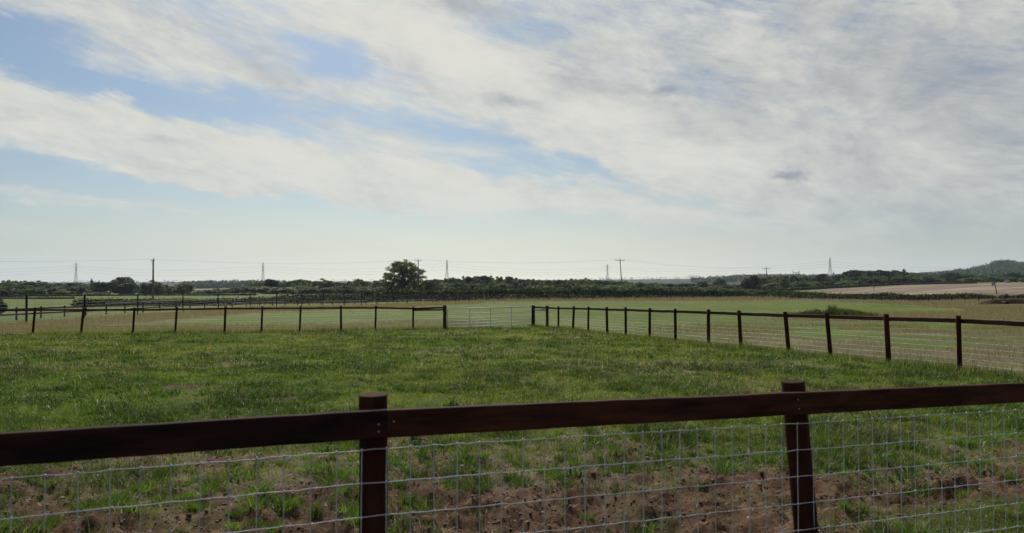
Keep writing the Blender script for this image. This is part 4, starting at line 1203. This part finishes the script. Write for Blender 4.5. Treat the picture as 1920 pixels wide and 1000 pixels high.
def tip(k, s, i):
    e, p, rot, arms, H = PY[k]; w, z = arms[i]
    return p + Vector((math.cos(rot) * s * w, math.sin(rot) * s * w, z))
for k in range(-1, 5):
    for i in range(3):
        if k == -1:
            B = tip(0, -1, i); A = B + Vector((-420, -60, 0))
        elif k == 4:
            A = tip(4, 1, i); B = A + Vector((470, 60, -6))
        else:
            A = tip(k, 1, i); B = tip(k + 1, -1, i)
        wire('power_cable', f'{lv[i]} cable sagging between {pn[k+1]} and {pn[k+2]}', A, B, 8.5, .075, 'cables between the pylons', 20)

def h_frame():
    d = 620; a = at(1487.5, 509, d); b = at(1497.5, 509, d); g = g1(a.x, d)
    e = empty('twin_pole', (a.x, d, g)); tag(e, 'small twin pole frame with pronged top left of the last pylon', 'pole')
    for q in (a, b):
        mb = MB(); mb.tube([(q.x - a.x, 0, 0), (q.x - a.x, 0, a.z - g)], .2, 6); mb.build('pole_shaft', M['pole'], e)
    mb = MB(); w = b.x - a.x; mb.box((w / 2, -.3, a.z - g - 1.0), (w * 1.25, .25, .3))
    for s in (0, 1): mb.tube([(s * w, -.3, a.z - g - 1), (s * w + (1 if s else -1) * .9, -.3, a.z - g + 1.2)], .12, 4)
    mb.build('crossarm', M['pole'], e)
h_frame()
# twin of it, faint, left of the highest left tree
def small_mast(px, y0, d, hgt, lab):
    p = at(px, y0, d); g = min(g1(p.x, d), p.z - hgt * .5)
    e = empty('mast', (p.x, d, g)); tag(e, lab, 'mast')
    mb = MB(); mb.tube([(0, 0, 0), (0, 0, p.z - g)], [.5, .3], 6); mb.build('mast_shaft', M['dull'], e)
    mb = MB(); 
    for z in (2.0, 5.0): mb.box((0, -.35, p.z - g - z), (1.6, .3, 1.6))
    mb.build('antenna', M['dull'], e)
small_mast(1876.5, 484, 1800, 14, 'thin mast on the summit of the wooded hill')
small_mast(186, 525, 900, 20, 'faint short mast between the small flat topped tree and the tallest left tree')
small_mast(1563, 510, 700, 14, 'thin short mast at the foot of the tallest right pylon')

def barn(px, ybase, d, w, l, h, lab, rot=.2):
    p = at(px, ybase, d); g = g1(p.x, d)
    e = empty('farm_building', (p.x, d, g), rot); tag(e, lab, 'building')
    mb = MB(); mb.box((0, 0, h / 2 - .2), (w, l, h + .4)); mb.build('wall', M['whitewash'], e)
    mb = MB(); o = .3
    mb.add([(-w / 2 - o, -l / 2 - o, h - .1), (w / 2 + o, -l / 2 - o, h - .1), (w / 2 + o, 0, h + 1.3), (-w / 2 - o, 0, h + 1.3), (w / 2 + o, l / 2 + o, h - .1), (-w / 2 - o, l / 2 + o, h - .1)], [(0, 1, 2, 3), (3, 2, 4, 5), (0, 3, 5), (1, 4, 2)])
    mb.build('roof', M['roofing'], e)
    for s in (-.25, .25):
        mb = MB(); mb.box((w * s, -l / 2 - .02, h * .5), (.9, .08, .8)); mb.build('window', M['glass'], e)
barn(1888, 532, 466, 2.6, 1.8, .9, 'tiny white shed at the top of the stubble field')

# ------------------------------------------------------------------ haze
def haze():
    mb = MB(); mb.box((0, 0, 0), (17000, 17000, 330)); m, nt, out = mat('haze_air')
    v = N(nt, 'ShaderNodeVolumePrincipled'); v.inputs['Density'].default_value = HAZE; v.inputs['Color'].default_value = (.66, .80, 1.0, 1)
    v.inputs['Anisotropy'].default_value = .2
    nt.links.new(v.outputs[0], out.inputs['Volume'])
    o = mb.build('haze', m); o.location = (0, 0, -60 + 330 / 2); tag(o, 'thin blue haze in the air over the fields', 'haze', kind='stuff')
HAZE = .000075
haze()

# ------------------------------------------------------------------ sun and sky
SUN_EL, SUN_AZ = math.radians(42), math.radians(-14)       # azimuth from the view direction, + to the right
sd = bpy.data.lights.new('sun', 'SUN'); sd.energy = 5.0; sd.angle = math.radians(5); sd.color = (1, .93, .82)
so = bpy.data.objects.new('sun', sd); COL.objects.link(so)
dirv = Vector((math.sin(SUN_AZ) * math.cos(SUN_EL), math.cos(SUN_AZ) * math.cos(SUN_EL), math.sin(SUN_EL)))
so.rotation_euler = dirv.to_track_quat('Z', 'Y').to_euler(); so.location = dirv * 50

def build_world():
    w = bpy.data.worlds.new('World'); scene.world = w; w.use_nodes = True
    nt = w.node_tree
    for n in list(nt.nodes): nt.nodes.remove(n)
    out = N(nt, 'ShaderNodeOutputWorld'); bg = N(nt, 'ShaderNodeBackground')
    sky = N(nt, 'ShaderNodeTexSky', sky_type='NISHITA', sun_disc=False)
    sky.sun_elevation = SUN_EL; sky.sun_rotation = SUN_AZ; sky.air_density = 1.0; sky.dust_density = 1.2; sky.ozone_density = 1.5
    STR = .10; bg.inputs['Strength'].default_value = STR
    tc = N(nt, 'ShaderNodeTexCoord'); nrm = N(nt, 'ShaderNodeVectorMath', operation='NORMALIZE'); nt.links.new(tc.outputs['Generated'], nrm.inputs[0])
    sep = N(nt, 'ShaderNodeSeparateXYZ'); nt.links.new(nrm.outputs[0], sep.inputs[0])
    def Mt(op, *a, clamp=False):
        n = N(nt, 'ShaderNodeMath', operation=op); n.use_clamp = clamp
        for i, v in enumerate(a):
            if isinstance(v, (int, float)): n.inputs[i].default_value = v
            else: nt.links.new(v, n.inputs[i])
        return n.outputs[0]
    az = Mt('ARCTAN2', sep.outputs[0], sep.outputs[1]); el = Mt('ARCSINE', sep.outputs[2])
    X0 = Mt('MULTIPLY', az, 1.0); 
    # cloud layer seen from below: perspective coordinates
    zz = Mt('ADD', Mt('MAXIMUM', sep.outputs[2], 0.0), .10)
    qx = Mt('DIVIDE', sep.outputs[0], zz); qy = Mt('DIVIDE', sep.outputs[1], zz)
    cq = N(nt, 'ShaderNodeCombineXYZ'); nt.links.new(qx, cq.inputs[0]); nt.links.new(qy, cq.inputs[1])
    ce = N(nt, 'ShaderNodeCombineXYZ'); nt.links.new(az, ce.inputs[0]); nt.links.new(el, ce.inputs[1])
    def noise(vec, scale, det, rough, rot=0, stretch=(1, 1, 1), dist=0, off=(0, 0, 0)):
        mp = N(nt, 'ShaderNodeMapping', vector_type='POINT')
        r = N(nt, 'ShaderNodeVectorRotate', rotation_type='Z_AXIS'); r.inputs['Angle'].default_value = rot
        nt.links.new(vec, r.inputs['Vector']); nt.links.new(r.outputs[0], mp.inputs[0])
        mp.inputs['Scale'].default_value = stretch; mp.inputs['Location'].default_value = off
        n = N(nt, 'ShaderNodeTexNoise', i_Scale=scale, i_Detail=det, i_Roughness=rough, i_Distortion=dist)
        nt.links.new(mp.outputs[0], n.inputs['Vector']); return n.outputs[0]
    # warp of the big shapes
    wx = Mt('MULTIPLY', Mt('SUBTRACT', noise(ce.outputs[0], 5, 4, .6, 0, (1, 2.2, 1)), .5), .22)
    wy = Mt('MULTIPLY', Mt('SUBTRACT', noise(ce.outputs[0], 6, 5, .6, 0, (1, 2.2, 1), 0, (9, 4, 2)), .5), .085)
    A = Mt('ADD', az, wx); E = Mt('ADD', el, wy)
    AE = N(nt, 'ShaderNodeCombineXYZ'); nt.links.new(A, AE.inputs[0]); nt.links.new(E, AE.inputs[1])
    def gauss(px, py, sx, sy, ang, amp, acc=None):
        a0 = math.atan(U(px)); e0 = math.atan((530 - py) / F * math.cos(a0)); k = math.cos(a0)
        mp = N(nt, 'ShaderNodeMapping', vector_type='TEXTURE')     # positive ang falls to the right
        mp.inputs['Location'].default_value = (a0, e0, 0); mp.inputs['Rotation'].default_value = (0, 0, math.radians(-ang))
        mp.inputs['Scale'].default_value = (sx / F * k, sy / F * k, 1); nt.links.new(AE.outputs[0], mp.inputs[0])
        dt = N(nt, 'ShaderNodeVectorMath', operation='DOT_PRODUCT'); nt.links.new(mp.outputs[0], dt.inputs[0]); nt.links.new(mp.outputs[0], dt.inputs[1])
        g = Mt('POWER', math.exp(-1), dt.outputs['Value'])
        return Mt('MULTIPLY_ADD', g, amp, acc if acc is not None else 0.0)
    def total(lst):
        s = None
        for g in lst:
            s = gauss(*g, acc=s)
        return s
    cover = total([
        # cloud bands
        (330, 258, 520, 58, 7, .95), (800, 345, 520, 46, 8, .80), (1080, 382, 260, 24, 6, .45), (60, 215, 300, 42, 9, .55),
        (250, 20, 560, 60, 4, .55), (480, 145, 360, 42, 9, .60), (850, 90, 420, 95, 22, .85), (1180, 270, 330, 80, 22, .80),
        (1500, 330, 420, 90, 6, .75), (1650, 120, 560, 260, 0, 1.05), (700, 245, 240, 28, 8, .40), (1700, 420, 420, 70, 3, .75), (480, 354, 300, 9, 6, 1.2), (180, 366, 260, 7, 3, .9), (330, 392, 300, 8, 3, 1.0), (640, 360, 260, 8, 6, .8), (820, 425, 130, 16, 20, .5), (1060, 418, 60, 6, 0, .7),
        # openings of blue
        (300, 178, 400, 28, 9, -1.05), (60, 135, 200, 22, 8, -.50), (30, 48, 120, 22, 6, -.85), (630, 100, 70, 36, 12, -1.25), (620, 210, 200, 14, 6, -.5),
        (960, 285, 200, 26, 12, -1.05), (1090, 330, 120, 18, 10, -.85), (1260, 375, 150, 20, 6, -1.25), (880, 215, 110, 14, 14, -.6), (930, 318, 90, 10, 8, -.6),
        (250, 345, 480, 28, 3, -.95), (500, 410, 900, 32, 1, -.95), (1350, 440, 420, 24, 0, -.35), (1140, 150, 120, 40, 12, -.1),
    ])
    st1 = noise(ce.outputs[0], 2.6, 7, .62, math.radians(9), (1.3, 6.5, 1), .35)
    st2 = noise(cq.outputs[0], 1.3, 8, .72, math.radians(35), (1.0, .42, 1), 1.0)
    st3 = noise(ce.outputs[0], 8, 6, .70, math.radians(12), (1, 2.9, 1), .5)
    fib = noise(ce.outputs[0], 9, 6, .74, math.radians(15), (.9, 11, 1), .4, (4, 4, 4))
    dens = Mt('ADD', cover, Mt('MULTIPLY', Mt('SUBTRACT', st1, .5), 2.0))
    dens = Mt('ADD', dens, Mt('MULTIPLY', Mt('SUBTRACT', st2, .5), 2.2))
    dens = Mt('ADD', dens, Mt('MULTIPLY', Mt('SUBTRACT', st3, .5), 1.9))
    dens = Mt('ADD', dens, Mt('MULTIPLY', Mt('SUBTRACT', fib, .5), 1.35))
    rip = noise(ce.outputs[0], 26, 4, .6, math.radians(14), (1, 2.3, 1), .3, (1, 5, 2))
    dens = Mt('MULTIPLY_ADD', Mt('SUBTRACT', rip, .5), .40, dens)
    dens = Mt('ADD', dens, .24)
    mr = N(nt, 'ShaderNodeMapRange', interpolation_type='SMOOTHSTEP'); mr.inputs[1].default_value = -.35; mr.inputs[2].default_value = 1.35
    nt.links.new(dens, mr.inputs[0]); cl = Mt('MULTIPLY', mr.outputs[0], .97)
    # cloud thins out towards the horizon
    fade = N(nt, 'ShaderNodeMapRange', interpolation_type='SMOOTHSTEP'); fade.inputs[1].default_value = .02; fade.inputs[2].default_value = .13; nt.links.new(el, fade.inputs[0])
    fd = Mt('ADD', Mt('MULTIPLY', fade.outputs[0], .85), .15); cl = Mt('MULTIPLY', cl, fd)
    # thickness shading of the cloud
    shade = total([(1120, 150, 130, 38, 14, .55), (935, 178, 70, 18, 6, .55), (1010, 190, 60, 16, 6, .35), (1262, 172, 42, 13, 4, .85), (850, 8, 90, 22, 5, .55), (1000, 45, 260, 50, 8, .40),
                   (1520, 327, 28, 7, 5, .9), (1880, 280, 460, 360, 0, .55), (1500, 110, 330, 130, 6, .30), (330, 265, 50, 10, -6, .35), (300, 60, 400, 60, 5, .18), (860, 90, 330, 60, 22, -.25), (1200, 280, 200, 50, 22, -.25), (900, 360, 400, 40, 7, -.25)])
    sn = noise(ce.outputs[0], 6.5, 7, .68, math.radians(12), (1, 2.4, 1), .4, (3, 7, 1))
    shade = Mt('MULTIPLY_ADD', Mt('MULTIPLY_ADD', st2, 1.6, Mt('SUBTRACT', rip, 1.3)), -.7, shade)
    shade = Mt('ADD', shade, Mt('MULTIPLY', Mt('SUBTRACT', sn, .40), 2.0))
    ms_ = N(nt, 'ShaderNodeMapRange', interpolation_type='SMOOTHERSTEP'); ms_.inputs[1].default_value = -.55; ms_.inputs[2].default_value = 1.95; nt.links.new(shade, ms_.inputs[0]); shade = ms_.outputs[0]
    K = 1 / STR
    bright = (.75 * K, .74 * K, .665 * K); grey = (.28 * K, .31 * K, .36 * K)
    ccol = mixc(nt, shade, bright, grey)
    # clear sky: physically based, lifted to the photo's exposure
    skc = mixc(nt, 1.0, sky.outputs[0], SKYT, 'MULTIPLY')
    # warm pale haze along the horizon, brightest ahead
    hz = Mt('EXPONENT', Mt('MULTIPLY', Mt('MAXIMUM', el, 0.0), -14.0))
    azf = Mt('EXPONENT', Mt('MULTIPLY', Mt('MULTIPLY', Mt('SUBTRACT', az, -.02), Mt('SUBTRACT', az, -.02)), -2.6))
    hcol = mixc(nt, azf, (.46 * K, .50 * K, .46 * K), (1.16 * K, 1.08 * K, .78 * K))
    c = mixc(nt, Mt('MULTIPLY', hz, .92), skc, hcol)
    c = mixc(nt, cl, c, ccol)
    nt.links.new(c, bg.inputs[0]); nt.links.new(bg.outputs[0], out.inputs[0])
SKYT = (.47, .575, .65)
build_world()

# ------------------------------------------------------------------ camera and output
cd = bpy.data.cameras.new('camera'); cam = bpy.data.objects.new('camera', cd); COL.objects.link(cam)
cd.sensor_width = 36; cd.lens = 36 * F / 1920; cd.clip_start = .05; cd.clip_end = 30000
cam.location = (0, 0, CAMZ); cam.rotation_euler = (math.pi / 2 + T, 0, 0)
cd.dof.use_dof = True; cd.dof.focus_distance = 30; cd.dof.aperture_fstop = 4.2
scene.camera = cam
vs = scene.view_settings; vs.view_transform = 'Standard'; vs.look = 'None'; vs.exposure = 0; vs.gamma = 1; vs.use_curve_mapping = False
scene.cycles.max_bounces = 6; scene.cycles.diffuse_bounces = 3; scene.cycles.transmission_bounces = 3; scene.cycles.volume_bounces = 0
scene.cycles.use_denoising = True
